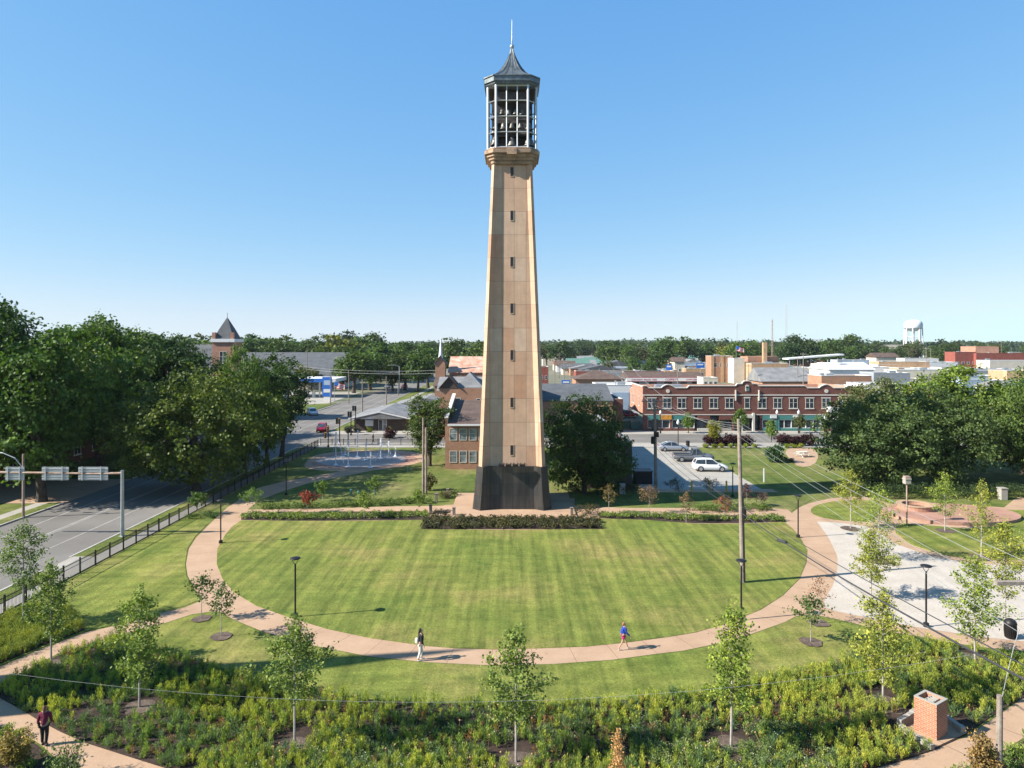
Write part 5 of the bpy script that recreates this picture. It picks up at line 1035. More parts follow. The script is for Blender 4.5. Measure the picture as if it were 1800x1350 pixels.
# ================================================================ people
def skin_obj(name, P, Ed, mat, parent, sub=2, root=0, label=None):
    me = bpy.data.meshes.new(name); me.from_pydata([p[:3] for p in P], Ed, []); me.materials.append(MAT[mat])
    o = bpy.data.objects.new(name, me); COL.objects.link(o); o.parent = parent
    o.modifiers.new('skin', 'SKIN'); 
    if not me.skin_vertices: me.attributes
    for i, p in enumerate(P):
        sv = me.skin_vertices[0].data[i]; rr = p[3]; sv.radius = rr if isinstance(rr, tuple) else (rr, rr); sv.use_root = (i == root)
    s = o.modifiers.new('sub', 'SUBSURF'); s.levels = sub; s.render_levels = sub
    if label: o['label'] = label
    return o
MAT['skin'] = plain('skin', (.45, .27, .19), .6, var=.05); MAT['hair_d'] = plain('dark_hair', (.02, .015, .012), .6); MAT['hair_b'] = plain('auburn_hair', (.16, .06, .03), .6); MAT['hair_r'] = plain('fair_red_hair', (.34, .14, .07), .6)
MAT['cl_blk'] = plain('black_cloth', (.02, .02, .023), .9); MAT['cl_wht'] = plain('white_cloth', (.66, .64, .60), .9, var=.06); MAT['cl_mag'] = plain('magenta_cloth', (.45, .02, .15), .9); MAT['cl_mar'] = plain('maroon_cloth', (.16, .015, .045), .9); MAT['cl_blu'] = plain('blue_cloth', (.015, .045, .32), .9)
def human(label, loc, face, h, top, legs, hair, stride=.3, arms='walk', shorts=False, bag=None, lean=0.03, longhair=.18):
    """x is forward in the figure's own frame"""
    r = thing('person', label, 'person', loc, face); s = h/1.7
    def q(x, y, z, rad): return (x*s, y*s, z*s, tuple(v*s for v in rad) if isinstance(rad, tuple) else rad*s)
    f, b = stride/2, -stride/2
    J = [q(0, 0, .93, (.12, .15)), q(.01, 0, 1.08, (.10, .13)), q(lean, 0, 1.27, (.11, .16)), q(lean, 0, 1.40, (.08, .13)), q(lean+.005, 0, 1.47, .05), q(lean+.02, 0, 1.53, .055), q(lean+.03, 0, 1.60, (.088, .078)), q(lean+.03, 0, 1.66, (.075, .068))]
    Ed = [(i, i+1) for i in range(7)]
    for sd, off in ((1, f), (-1, b)):
        i = len(J); J += [q(0, sd*.09, .88, .09), q(off*.45+.03, sd*.095, .50, .058), q(off-.02 if off > 0 else off-.05, sd*.095, .10, .04), q(off+.0, sd*.095, .045 if off > 0 else .06, .038), q(off+.15, sd*.1, .035, .032)]
        Ed += [(0, i), (i, i+1), (i+1, i+2), (i+2, i+3), (i+3, i+4)]
    hand = []
    for sd, sw in ((1, -1), (-1, 1)):
        a = stride*.35*sw if arms == 'walk' else .06
        i = len(J); J += [q(lean, sd*.17, 1.38, .05), q(lean+a*.3, sd*.23, 1.12, .042), q(lean+a+.07, sd*.24, .90, .032), q(lean+a+.09, sd*.24, .84, (.02, .035))]; Ed += [(3, i), (i, i+1), (i+1, i+2), (i+2, i+3)]
        for k, (dy, ln) in enumerate(((-.024, .07), (-.008, .085), (.008, .08), (.024, .062))):
            jj = len(J); J += [q(lean+a+.10, sd*.24+dy, .80, .009), q(lean+a+.115, sd*.24+dy, .80-ln, .008)]; Ed += [(i+3, jj), (jj, jj+1)]
        jj = len(J); J += [q(lean+a+.13, sd*.235, .82, .006), q(lean+a+.15, sd*.23, .78, .009)]; Ed += [(i+3, jj), (jj, jj+1)]
    skin_obj('body', J, Ed, 'skin', r, 1)
    # clothes follow the body
    P = [q(-.0, 0, .88, (.15, .18)), q(.01, 0, 1.08, (.135, .165)), q(lean, 0, 1.27, (.14, .185)), q(lean, 0, 1.41, (.09, .15)), q(lean, 0, 1.45, .07)]; Ed = [(0, 1), (1, 2), (2, 3), (3, 4)]
    for sd, sw in ((1, -1), (-1, 1)):
        a = stride*.35*sw if arms == 'walk' else .06; i = len(P); P += [q(lean, sd*.17, 1.38, .075), q(lean+a*.3, sd*.24, 1.12, .065), q(lean+a+.06, sd*.245, .92, .052)]; Ed += [(3, i), (i, i+1), (i+1, i+2)]
    skin_obj('jacket', P, Ed, top, r, 1)
    P = [q(0, 0, .96, (.13, .165))]; Ed = []
    for sd, off in ((1, f), (-1, b)):
        i = len(P)
        if shorts: P += [q(0, sd*.09, .86, .11), q(off*.3, sd*.1, .66, .10)]; Ed += [(0, i), (i, i+1)]
        else: P += [q(0, sd*.09, .86, .108), q(off*.45+.03, sd*.095, .50, .082), q(off-.02 if off > 0 else off-.05, sd*.095, .11, .062)]; Ed += [(0, i), (i, i+1), (i+1, i+2)]
    skin_obj('shorts' if shorts else 'trousers', P, Ed, legs, r, 1)
    hd = [q(lean+.005, 0, 1.685, (.09, .085)), q(lean-.03, 0, 1.63, (.085, .09)), q(lean-.07, 0, 1.53, (.05, .08)), q(lean-.09, 0, 1.53-longhair, (.035, .07))]
    skin_obj('hair', hd, [(0, 1), (1, 2), (2, 3)], hair, r, 1)
    m = MB(); 
    for sd in (-1, 1): m.lathe([(.004, -.012), (.012, 0), (.004, .012)], 6, ((lean+.112)*s, sd*.03*s, 1.615*s))
    m.build('eyes', 'hair_d', r); m = MB(); m.loft([[((lean+.105)*s, -.012*s, 1.6*s), ((lean+.105)*s, .012*s, 1.6*s), ((lean+.11)*s, 0, 1.61*s)], [((lean+.13)*s, -.014*s, 1.575*s), ((lean+.13)*s, .014*s, 1.575*s), ((lean+.135)*s, 0, 1.585*s)]]); m.box((lean+.10)*s, (lean+.118)*s, -.022*s, .022*s, 1.545*s, 1.553*s); m.build('nose_and_mouth', 'skin', r)
    for sd, off in ((1, f), (-1, b)):
        skin_obj('shoe', [q(off-.06, sd*.097, .045, .042), q(off+.05, sd*.098, .045, .046), q(off+.17, sd*.1, .035, .038)], [(0, 1), (1, 2)], 'cl_wht' if hair != 'hair_b' else 'cl_blk', r, 1)
    if bag: skin_obj('shoulder_bag', [q(-.17, .1, 1.18, (.07, .10)), q(-.19, .12, 1.0, (.10, .13)), q(-.18, .12, .82, (.07, .10))], [(0, 1), (1, 2)], bag, r, 1)
    return r
human('person in black jacket and white trousers with white bag walking on the ring path', (*G(739, 1161), .01), R(10), 1.72, 'cl_blk', 'cl_wht', 'hair_d', .16, bag='cl_wht', longhair=.3)
human('person in bright blue hoodie and magenta shorts striding on the ring path', (*G(1096, 1142), .01), R(8), 1.52, 'cl_blu', 'cl_mag', 'hair_r', .62, shorts=True, lean=.05, longhair=.1)
human('person in maroon jacket and black trousers seen from behind at lower left', (*G(78, 1311), .015), R(105), 1.68, 'cl_mar', 'cl_blk', 'hair_b', .14, longhair=.22)
human('small distant person in black standing by the fence on the cross street', (GX(656, 117), 117, .06), R(200), 1.7, 'cl_blk', 'cl_blk', 'hair_d', .3)

# water jets on the splash pad
MAT['water'] = base_mat('water_spray', .2, .5)[0]
t = MAT['water'].node_tree; b = t.nodes['Principled BSDF']; b.inputs['Base Color'].default_value = (.8, .85, .9, 1); b.inputs['Alpha'].default_value = .34
nn = noise(t, 6, 4, .7, objco(t)); t.links.new(ramp(t, nn.outputs[0], [(.38, (.3,)*3), (.6, (.85,)*3)]).outputs[0], b.inputs['Alpha'])
for i, (px, py, pt) in enumerate(((590, 818, 760), (612, 820, 775), (628, 804, 757), (643, 808, 778), (651, 822, 795), (669, 806, 771), (683, 806, 776), (695, 803, 785), (606, 800, 786))):
    x, y = G(px, py); h = (py-pt)*y/F0; m = MB(); m.tube([(0, 0, 0), (.03, 0, h*.5), (.07, 0, h)], [.09, .07, .13], 7); m.lathe([(.35, 0), (.2, .12), (.06, .3)], 10)
    o = m.build('water_jet', 'water'); o.location = (x, y, .04); tag(o, 'thin white water jet rising from the splash pad', 'water jet', 'water jets on the splash pad')
for i, (a, b_) in enumerate((((604, 815), (585, 795)), ((660, 812), (690, 808)))):
    (x0, y0), (x1, y1) = G(*a), G(*b_); pts = [(x0+(x1-x0)*k/8, y0+(y1-y0)*k/8, .05+2.4*(1-(k/4-1)**2)) for k in range(9)]; o = MB().tube(pts, .05, 5).build('water_arch', 'water'); tag(o, 'arching thin water jet over the splash pad', 'water jet', 'arching jets on the splash pad')

rnd = random.Random(5)
for i in range(78):
    Y = rnd.uniform(330, 640); px = rnd.uniform(962, 1290) if i % 3 else rnd.uniform(1290, 1680); x = GX(px, Y); w = rnd.uniform(9, 20); k = rnd.random() < .45; h = rnd.uniform(3.2, 5.5) if not k else rnd.uniform(2.8, 3.8)
    if 1150 < px < 1300 and Y < 400: continue
    building('house' if k else 'store', 'small pitched-roof house in the distant cluster behind the town' if k else 'small flat-roofed store in the distant cluster behind the town', 'house' if k else 'building', (x, x+w, Y, Y+rnd.uniform(8, 14)), h,
             rnd.choice(('white', 'stucco', 'brick_b', 'brick_r', 'greyw', 'brick_t', 'bluew')), rnd.choice(('shingle', 'shingle_b', 'shingle_d', 'greenroof')) if k else rnd.choice(('membrane', 'membrane', 'shingle_d', 'stucco')), rnd.choice(('gable_x', 'hip', 'gable_y')) if k else 'flat', rnd.uniform(1.8, 3), .4, [('S', w*.3, 1.1, 1.4, 1.3, dict(mull=0, sill=False)), ('S', w*.7, 1.1, 1.4, 1.3, dict(mull=0, sill=False))], group='distant houses behind the town' if k else 'distant flat stores behind the town')
for root in [o for o in bpy.data.objects if o.type == 'EMPTY' and o.get('category') == 'building' and o.location.y < 420 and o.location.x > 15]:
    rf = [ch for ch in root.children if ch.name.split('.')[0] == 'roof' and ch.data.materials[0].name in ('white_roofing', 'dark_shingle')]
    if not rf or 'shop block' in root['label']: continue
    vs = [v.co for v in rf[0].data.vertices]; x0, x1, y0, y1, zt = min(v.x for v in vs), max(v.x for v in vs), min(v.y for v in vs), max(v.y for v in vs), max(v.z for v in vs)
    if x1-x0 < 5: continue
    for q in range(rnd.randint(2, 4)):
        cx_, cy_ = rnd.uniform(x0+1.5, x1-1.5), rnd.uniform(y0+1, y0+(y1-y0)*.7); s_ = rnd.uniform(.5, 1.1); h_ = rnd.uniform(.7, 1.3)
        if q % 2: MB().lathe([(.18, 0), (.18, h_), (.28, h_+.05), (.28, h_+.15)], 8, (cx_, cy_, zt)).build('roof_vent', 'steel', root)
        else: MB().box(cx_-s_, cx_+s_, cy_-s_*.7, cy_+s_*.7, zt, zt+h_).box(cx_-s_*.6, cx_+s_*.6, cy_-s_*.7-.03, cy_-s_*.7, zt+.2, zt+h_-.2).build('roof_unit', rnd.choice(('greyw', 'steel')), root, bevel=.04)

for i in range(34):
    Y = rnd.uniform(185, 330); px = rnd.uniform(1440, 1790); x = GX(px, Y); w = rnd.uniform(8, 17)
    building('store', 'small white-roofed building packed among the flat roofs on the right', 'building', (x, x+w, Y, Y+rnd.uniform(6, 9)), rnd.uniform(4.6, 6.6) if Y < 260 else rnd.uniform(4.4, 7.2), rnd.choice(('white', 'stucco', 'brick_b', 'greyw', 'brick', 'brick_t', 'bluew')), rnd.choice(('membrane', 'membrane', 'shingle')), 'flat', 2, .4, [('S', w*.3, 1.6, 1.0, 1.6, dict(mull=0, sill=False)), ('S', w*.7, 1.6, 1.0, 1.6, dict(mull=0, sill=False))], cap=rnd.choice(('white', 'trim')), group='white-roofed buildings on the right')
# ================================================================ vegetation
def lobes_for(rng, rx, rz, zc, n, shape='round', zmin=-.97):
    out = []
    while len(out) < n:
        p = rng.normal(size=3); p /= np.linalg.norm(p); q = rng.uniform(.35, .8)
        x, y, z = p*q
        if shape == 'column': x *= .8; y *= .8
        rr = rng.uniform(.26, .44)*(1-.25*max(z, 0))
        if z < zmin: continue
        out.append((x*rx, y*rx, zc+z*rz, rr*rx))
    return out
def crown_mesh(name, seed, rx, rz, zc, nlobe, ncl, nper, leaf, sig=.38, shape='round'):
    rng = np.random.default_rng(seed); L_ = lobes_for(rng, rx, rz, zc, nlobe, shape)
    L_.append((0, 0, zc, .55*rx)); LC = np.array([l[:3] for l in L_]); LR = np.array([l[3] for l in L_])
    vs = rz/rx; vs = min(max(vs, .8), 1.6)
    w = LR**2/np.sum(LR**2); idx = rng.choice(len(L_), ncl, p=w)
    d = rng.normal(size=(ncl, 3)); d[:, 2] += .15; d /= np.linalg.norm(d, axis=1, keepdims=True)
    cc = LC[idx]+d*(LR[idx]*rng.uniform(.72, 1.12, ncl))[:, None]*np.array([1, 1, vs])
    keep = np.ones(ncl, bool)
    for k in range(len(L_)):
        dd = np.linalg.norm((cc-LC[k])/np.array([1, 1, vs]), axis=1); keep &= ~((dd < LR[k]*.55))
    keep &= cc[:, 2] > zc-rz*1.02
    cc = cc[keep]; d = d[keep]; n = len(cc)
    s = sig*rng.uniform(.6, 1.5, (n, 1, 1))
    P = cc[:, None, :]+rng.normal(size=(n, nper, 3))*s*np.array([1, 1, .7])
    N = d[:, None, :]*.8+rng.normal(size=(n, nper, 3))*.75; N[..., 2] += .35
    S = leaf*rng.uniform(.6, 1.4, (n*nper,))
    return leaves_mesh(name, P.reshape(-1, 3), N.reshape(-1, 3), S, 'leaf', .7, link=False), L_
def trunk_mb(rng, L_, h0, r0, rx, zc, rz, n=8):
    m = MB(); m.tube([(0, 0, 0), (0, 0, .25*h0), (.05*rx, 0, h0)], [r0*1.35, r0, r0*.85], 10)
    pick = rng.permutation(len(L_))[:n]
    for k in pick:
        c = L_[k]; mid = (c[0]*.35, c[1]*.35, h0+(c[2]-h0)*.45); m.tube([(.05*rx, 0, h0*.9), mid, (c[0]*.9, c[1]*.9, c[2])], [r0*.6, r0*.38, r0*.12], 6)
    m.tube([(.05*rx, 0, h0*.9), (0, 0, zc+rz*.4)], [r0*.8, r0*.2], 8)
    return m
PROTO = {}
def proto(key, seed, rx, rz, zc, nlobe, ncl, nper, leaf, sig, r0, shape='round', h0=None):
    me, L_ = crown_mesh('crown', seed, rx, rz, zc, nlobe, ncl, nper, leaf, sig, shape)
    rng = np.random.default_rng(seed); tm = trunk_mb(rng, L_, h0 or max(zc-rz*.8, 1.2), r0, rx, zc, rz).build('trunk_src', 'bark'); tme = tm.data; bpy.data.objects.remove(tm)
    PROTO[key] = (me, tme, rx, zc+rz)
def tree(key, x, y, h, label, color, group=None, rx=None, cat='tree', name='tree', rz=None):
    me, tme, prx, ph = PROTO[key]; s = h/ph; sx = (rx/prx) if rx else s
    r = thing(name, label, cat, (x, y, 0), rz if rz is not None else random.uniform(0, 6.28), group); r.scale = (sx, sx, s)
    t = bpy.data.objects.new('trunk', tme); COL.objects.link(t); t.parent = r
    c = bpy.data.objects.new('crown', me); COL.objects.link(c); c.parent = r; c.color = (*color, 1)
    return r
random.seed(11)
for k in range(5): proto('big%d' % k, 40+k, 6.5, 7.3, 9.6, 32, 760, 42, .34, .42, .42)
proto('col', 61, 3.2, 6.5, 8.5, 26, 420, 42, .27, .34, .28, 'column', 1.8)
proto('low0', 62, 6.5, 5.8, 5.7, 36, 900, 42, .27, .34, .35, 'round', 1.3)
proto('low1', 63, 6.5, 5.8, 5.7, 40, 900, 42, .27, .34, .35, 'round', 1.3)
for k in range(6): proto('far%d' % k, 80+k, 6.5, 6.4, 9.3, 18, 240, 14, .85, .62, .5)
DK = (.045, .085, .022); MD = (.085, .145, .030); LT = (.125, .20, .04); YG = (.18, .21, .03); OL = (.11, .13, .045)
def jit(c, a=.15): f = 1+random.uniform(-a, a); return tuple(x*f*(1+random.uniform(-.06, .06)) for x in c)
# the stand west of the street
wl = 'tall dark green tree in the dense stand west of the street'
for i, (x, y, h, rr) in enumerate(((-50.5, 74.5, 20.6, 7.2), (-59, 77, 23.3, 7.5), (-66, 80, 23, 8), (-54, 91, 21.2, 8), (-66, 92, 21, 8.5), (-51.5, 104, 20.0, 7.5), (-62, 108, 20.5, 8), (-74, 84, 22, 8), (-58, 122, 18.6, 7), (-70, 126, 19, 8), (-80, 110, 20, 8.5), (-84, 136, 20, 8), (-73, 96, 21.5, 8), (-92, 120, 20, 8))):
    tree('big%d' % (i % 5), x, y, h, wl if i else 'big leaning-limbed tree on the verge beside the tan driveway', jit(DK if i % 3 else MD), None if not i else 'trees of the dense stand west of the street', rr)
tree('low1', -36.4, 80, 14.8, 'broad yellowish-green tree overhanging the street left of the fence', (.095, .13, .026), None, 8.6)
tree('low0', -34.2, 89.0, 17.0, 'mid green tree behind the broad yellowish one along the fence', MD, None, 4.3)
tree('col', -34.3, 103.5, 16.4, 'tall dense columnar dark tree where the fence meets the crossing', DK, None, 4.1)
tree('col', -33.8, 96, 15.0, 'narrow dark tree just left of the columnar one', jit(DK), None, 3.6)
tree('col', -11.4, 96.0, 10.4, 'upright leafy tree against the left wall of the buff brick building', (.085, .125, .035), None, 3.4)
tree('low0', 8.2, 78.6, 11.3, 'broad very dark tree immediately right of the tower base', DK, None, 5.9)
tree('low0', 42.6, 82, 11.4, 'rounded dense green tree nearest the shop block on the right', (.078, .122, .038), None, 6.6)
tree('low1', 51.5, 84, 12.6, 'rounded dense tree second in the right-hand cluster', (.075, .118, .036), None, 6.4)
tree('big0', 57, 92, 15.4, 'bright yellow-green tree rising at the back of the right-hand cluster', (.135, .20, .028), None, 6.5)
tree('low1', 61.5, 82, 12.8, 'dark tree with light tips at the right edge of the cluster', (.09, .14, .032), None, 6.0)
tree('big2', 66.5, 90, 15.0, 'loose-crowned tree behind the right edge of the cluster', MD, None, 6)
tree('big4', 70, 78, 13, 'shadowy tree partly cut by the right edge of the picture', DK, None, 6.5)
tree('low0', 50.5, 97, 12.4, 'dull olive tree peeping over the rounded ones toward the white store', OL, None, 6)
# street trees
for px, Y, h, c, lab in ((1210, 130.5, 4.1, LT, 'small bright green street tree before the left shop windows'), (1302, 130.5, 4.9, MD, 'small street tree behind the tall lawn pole'), (1356, 119, 3.9, LT, 'small light green tree on the near verge of the cross street'), (1406, 130.5, 3.8, OL, 'thin sparse street tree before the white awning')): tree('far1', GX(px, Y), Y, h, lab, c, None, h*.3)
tree('col', GX(1256, 114.5), 114.5, 4.6, 'small yellow-green conical tree among dark red shrubs', (.24, .24, .03), None, 1.2)
# dark red shrubs, low yellow shrubs
def shrub_proto(key, seed, leaf=.16, ncl=60, nper=34):
    me, L_ = crown_mesh('shrub_crown', seed, 1.0, .85, .8, 9, ncl, nper, leaf, .14); PROTO[key] = me
for k in range(3): shrub_proto('sh%d' % k, 300+k)
def shrub(key, x, y, w, h, label, color, group=None, name='shrub', cat='shrub', z=0):
    o = bpy.data.objects.new(name, PROTO[key]); COL.objects.link(o); o.location = (x, y, z); o.scale = (w/2, w/2, h/1.65); o.rotation_euler = (0, 0, random.uniform(0, 6)); o.color = (*color, 1); return tag(o, label, cat, group)
PUR = (.045, .014, .018)
for i, px in enumerate((1246, 1262, 1280, 1297, 1314, 1374, 1389, 1404, 1420)): shrub('sh%d' % (i % 3), GX(px, 114.8), 114.8+random.uniform(-.6, .4), 2.6, 2.0, 'dark red-leaved shrub in the row left of the garden path' if px < 1330 else 'dark red-leaved shrub in the row right of the small green tree', jit(PUR), 'dark red shrubs left row' if px < 1330 else 'dark red shrubs right row')
for i, px in enumerate((1240, 1256, 1269, 1284, 1298, 1310, 1326, 1397, 1408, 1384)): shrub('sh%d' % (i % 3), GX(px, 112.2), 112.2, 1.1, .8, 'small round yellow-green shrub before the dark red shrubs', jit((.20, .24, .03)), 'small yellow-green shrubs')
shrub('sh1', *G(1362, 812), 3.0, 3.0, 'tall rounded dark green shrub beside the garden path', (.05, .10, .045)); shrub('sh2', *G(1378, 812), 1.2, .8, 'small dark mounded shrub left of two by the garden path', (.03, .04, .025)); shrub('sh0', *G(1390, 813), 1.2, .7, 'small dark mounded shrub right of two by the garden path', (.035, .045, .025))
shrub('sh0', GX(1500, 158), 158, 4, 7.5, 'bushy two-toned tree before the brick gable', (.09, .14, .03), None, 'tree', 'tree')
for px, Y, w, h, c, lab in ((650, 131.8, 1.3, 1.2, (.19, .22, .03), 'rounded yellow-green shrub left of the office door'), (684, 131.8, 1.3, 1.2, (.17, .21, .03), 'rounded yellow-green shrub right of the office door'), (685, 124, 2.6, 2.1, PUR, 'dark red bush by the cross street fence'), (628, 131.5, 1.6, 1.1, (.05, .06, .03), 'low dark shrub at the office corner'), (612, 131.5, 2.0, 1.6, (.06, .07, .03), 'loose dark shrub beside the signal post')): shrub('sh1', GX(px, Y), Y, w, h, lab, c)
shrub('sh2', *G(754, 862), 1.5, 2.0, 'ragged brownish shrub at the foot of the bare poles', (.13, .13, .05))
# --- young trees: clear stem, upright airy crown, each grown on its own
def young(px, py, ptop, pcrown, halfw, label, color, seed, leaf=.13, n=2600, name='young_tree', bark='palebark', ring=True, z=.04, lean=0, twig=None):
    x, y = G(px, py); k = F0/y; h = (py-ptop)/k; hc = (py-pcrown)/k; w = halfw/k
    rng = np.random.default_rng(seed); r = thing(name, label, 'tree', (x, y, z))
    m = MB(); bend = rng.normal(0, .05, 2)*h*.3; rt = max(.02, h*.0075); wid = rng.uniform(.88, 1.15)
    top = np.array([lean+bend[0]*.3, bend[1]*.3, h*.95])
    stem = [(0, 0, 0), (bend[0]*.2, bend[1]*.2, h*.3), (bend[0]*.35, bend[1]*.3, h*.6), tuple(top)]
    m.tube(stem, [rt*1.25, rt, rt*.62, rt*.12], 7)
    C = []; nb = max(16, int((h-hc)*7))
    for i in range(nb):
        t = (i+rng.uniform(0, 1))/nb; z0 = hc*.92+(h*.93-hc)*t; prof = (min(1, (t+.18)*2.6))*(1-t)**.62*1.12+.07
        L_ = w*prof*rng.uniform(.5, 1.35)*wid; a = i*2.4+rng.uniform(-.5, .5); f = z0/h
        b0 = np.array([np.interp(f, [0, .3, .6, .95], [s[j] for s in stem]) for j in (0, 1)]+[z0])
        up = rng.uniform(.35, .8); e = b0+np.array([math.cos(a), math.sin(a), up])*L_; md = (b0+e)/2+np.array([0, 0, -.05*L_])
        m.tube([tuple(b0), tuple(md), tuple(e)], [rt*.32, rt*.22, rt*.08], 4)
        nl = int(4+L_*9)
        for j in range(nl):
            s = rng.uniform(.25, 1.05); C.append(b0+(e-b0)*s+rng.normal(0, .08*w, 3))
    for i in range(int(5)): C.append(np.array([top[0], top[1], h*rng.uniform(.88, 1.0)])+rng.normal(0, .04, 3))
    C = np.array(C); per = max(3, int(n/len(C))); P = (C[:, None, :]+rng.normal(size=(len(C), per, 3))*np.array([.10, .10, .085])*(w*.9+.15)).reshape(-1, 3)
    N = rng.normal(size=P.shape); N[:, 2] += .9
    m.build('trunk', bark, r); c = leaves_mesh('crown', P, N, leaf*rng.uniform(.55, 1.25, len(P)), 'leaf', .75, r); c.color = (*color, 1)
    if ring: 
        nn = 14; rr = [max(.45, w*.65)*random.uniform(.85, 1.1) for _ in range(nn)]
        sh_ = sheet('mulch_ring', [(rr[q]*math.cos(q*6.283/nn), rr[q]*math.sin(q*6.283/nn)) for q in range(nn)], .03, 'mulch2', 2, .02, kind=None); sh_.parent = r
    return r
YB = (.17, .235, .045); YB2 = (.22, .285, .05); YB3 = (.28, .30, .055)
for i, a in enumerate((
    (41, 1097, 911, 1035, 40, 'young loose-crowned tree nearest the fence at the far left', (.14, .20, .055)),
    (90, 1171, 985, 1125, 38, 'young tree on the left bed just above the branching path', (.16, .22, .055)),
    (245, 1245, 1030, 1203, 42, 'young tree with dense upright crown in a mulch ring at lower left', YB),
    (518, 1315, 1080, 1232, 52, 'young airy tree in the bed below the left lamp post', (.16, .22, .055)),
    (907, 1342, 1097, 1280, 54, 'young airy tree at the bottom centre of the bed', (.17, .23, .055)),
    (1285, 1315, 1057, 1245, 54, 'young tree in the bed below the right end of the ring path', YB2),
    (1552, 1240, 1034, 1202, 52, 'young tree in the right bed between path and brick pillar', YB3),
    (1714, 1163, 972, 1128, 45, 'young tree at the far side of the right bed near the litter bin', YB2),
    (1531, 1052, 930, 1028, 34, 'young yellow-green tree standing in the middle of the pale plaza', YB3),
    (1545, 985, 850, 962, 38, 'young tree behind the mid-plaza one with overlapping crown', YB2),
    (1495, 930, 822, 894, 25, 'young yellow-green tree on the small grass island', YB3),
    (1661, 934, 826, 908, 25, 'young tree in a mulch ring in front of the brick circle', YB2),
    (1725, 981, 840, 950, 27, 'young sparse tree in front of the right side of the brick circle', YB3),
    (1767, 1092, 908, 1050, 36, 'young full-crowned yellow-green tree near the litter bin', YB3))):
    young(*a, seed=500+i, n=4300 if a[1] > 1040 else 3000, leaf=.125, ring=a[1] not in (1052, 1092))
for i, a in enumerate((
    (354, 1089, 1010, 1052, 26, 'left of two small spreading saplings on the left grass island', (.075, .115, .04)),
    (389, 1120, 1026, 1085, 30, 'right of two small spreading saplings on the left grass island', (.085, .125, .04)),
    (1425, 1130, 1045, 1098, 30, 'small green sapling in a mulch ring by the right path', (.10, .145, .045)))):
    young(*a, seed=560+i, n=700, leaf=.15, name='sapling')
young(1440, 1097, 1013, 1070, 27, 'small sapling with sparse reddish leaves by the pale plaza', (.24, .12, .07), 570, leaf=.10, n=420, name='sapling')
# saplings along the hedges
for i, (px, py, pt, w, c, lab) in enumerate((
    (347, 905, 866, 14, MD, 'small round sapling in shade by the fence end'), (444, 905, 860, 17, LT, 'leafy round sapling at the left end of the hedge'), (540, 902, 865, 14, (.25, .05, .03), 'sapling with bright red leaves behind the left hedge'),
    (567, 881, 845, 13, LT, 'leftmost round sapling on the grass behind the left path'), (658, 881, 838, 13, LT, 'second round sapling on the grass behind the left path'), (640, 912, 863, 15, YB, 'sapling in the middle of the left hedge'), (735, 903, 861, 14, YB, 'sapling at the tower end of the left hedge'))):
    young(px, py, pt, py-(py-pt)*.36, w*1.15, lab, c, 600+i, leaf=.15, n=1100, name='sapling', ring=False)
for i, (px, py, pt, w, c, lab) in enumerate((
    (1070, 903, 850, 12, (.20, .15, .06), 'narrow olive-brown sapling first right of the tower'), (1141, 903, 853, 17, (.21, .13, .07), 'rounded brownish sapling second right of the tower'), (1206, 919, 862, 15, (.20, .13, .07), 'rounded brownish sapling in the middle of the right hedge'), (1273, 913, 872, 15, (.24, .09, .05), 'reddest sapling along the right hedge'),
    (1186, 872, 843, 14, (.08, .07, .05), 'dark sapling left of the yellow bollards'), (1246, 872, 841, 13, (.10, .08, .06), 'dark sapling between the yellow bollards'), (1312, 890, 848, 11, (.14, .08, .08), 'thin purplish sapling right of the parking lamp'), (1337, 890, 868, 14, (.14, .09, .09), 'low purplish sapling at the right end of the path'))):
    young(px, py, pt, py-(py-pt)*.32, w*1.1, lab, c, 640+i, leaf=.12, n=900, name='sapling', ring=False)
# --- far trees, one by one
fl = [('green tree in the wooded belt left of the tower, beyond the crossing', 'wooded belt left of the tower'), ('green tree in the belt of trees behind the town right of the tower', 'belt of trees behind the town')]
placed = []
def far(x, y, h, c, w=None, side=None):
    s = (0 if x < 0 else 1) if side is None else side
    tree('far%d' % random.randrange(6), x, y, h, fl[s][0], jit(tuple(q*.72 for q in c), .25), fl[s][1], w or h*random.uniform(.40, .52))
# named groups near the far street
for px, Y, h, c, lab in ((622, 236, 15.5, LT, None), (650, 250, 16, LT, None), (668, 300, 18, MD, None), (690, 245, 13.5, MD, None), (712, 250, 14.5, MD, None), (735, 240, 15, MD, None), (752, 262, 16.5, MD, None), (603, 252, 11, DK, None), (608, 330, 22.5, YG, None), (640, 345, 22, MD, None), (575, 360, 22, DK, None), (545, 380, 21, MD, None), (700, 330, 18, MD, None), (660, 400, 24, MD, None), (610, 420, 25, DK, None), (535, 255, 9.5, YG, None), (548, 246, 8, OL, None)):
    far(GX(px, Y), Y, h, c)
for i in range(120):
    Y = random.uniform(300, 720); px = random.uniform(150, 860); x = GX(px, Y)
    if abs(x+41.5) < 9: continue
    far(x, Y, random.uniform(14, 19.5)+(2.5 if px < 560 else 0), random.choice((DK, MD, MD, LT, OL)))
for i in range(14): Y = random.uniform(150, 250); px = random.uniform(100, 360); far(GX(px, Y), Y, random.uniform(16, 20), random.choice((DK, MD)))
for i in range(130):
    Y = random.uniform(470, 800); px = random.uniform(955, 1850)
    far(GX(px, Y), Y, random.uniform(12, 19.5), random.choice((DK, MD, MD, MD, OL)))
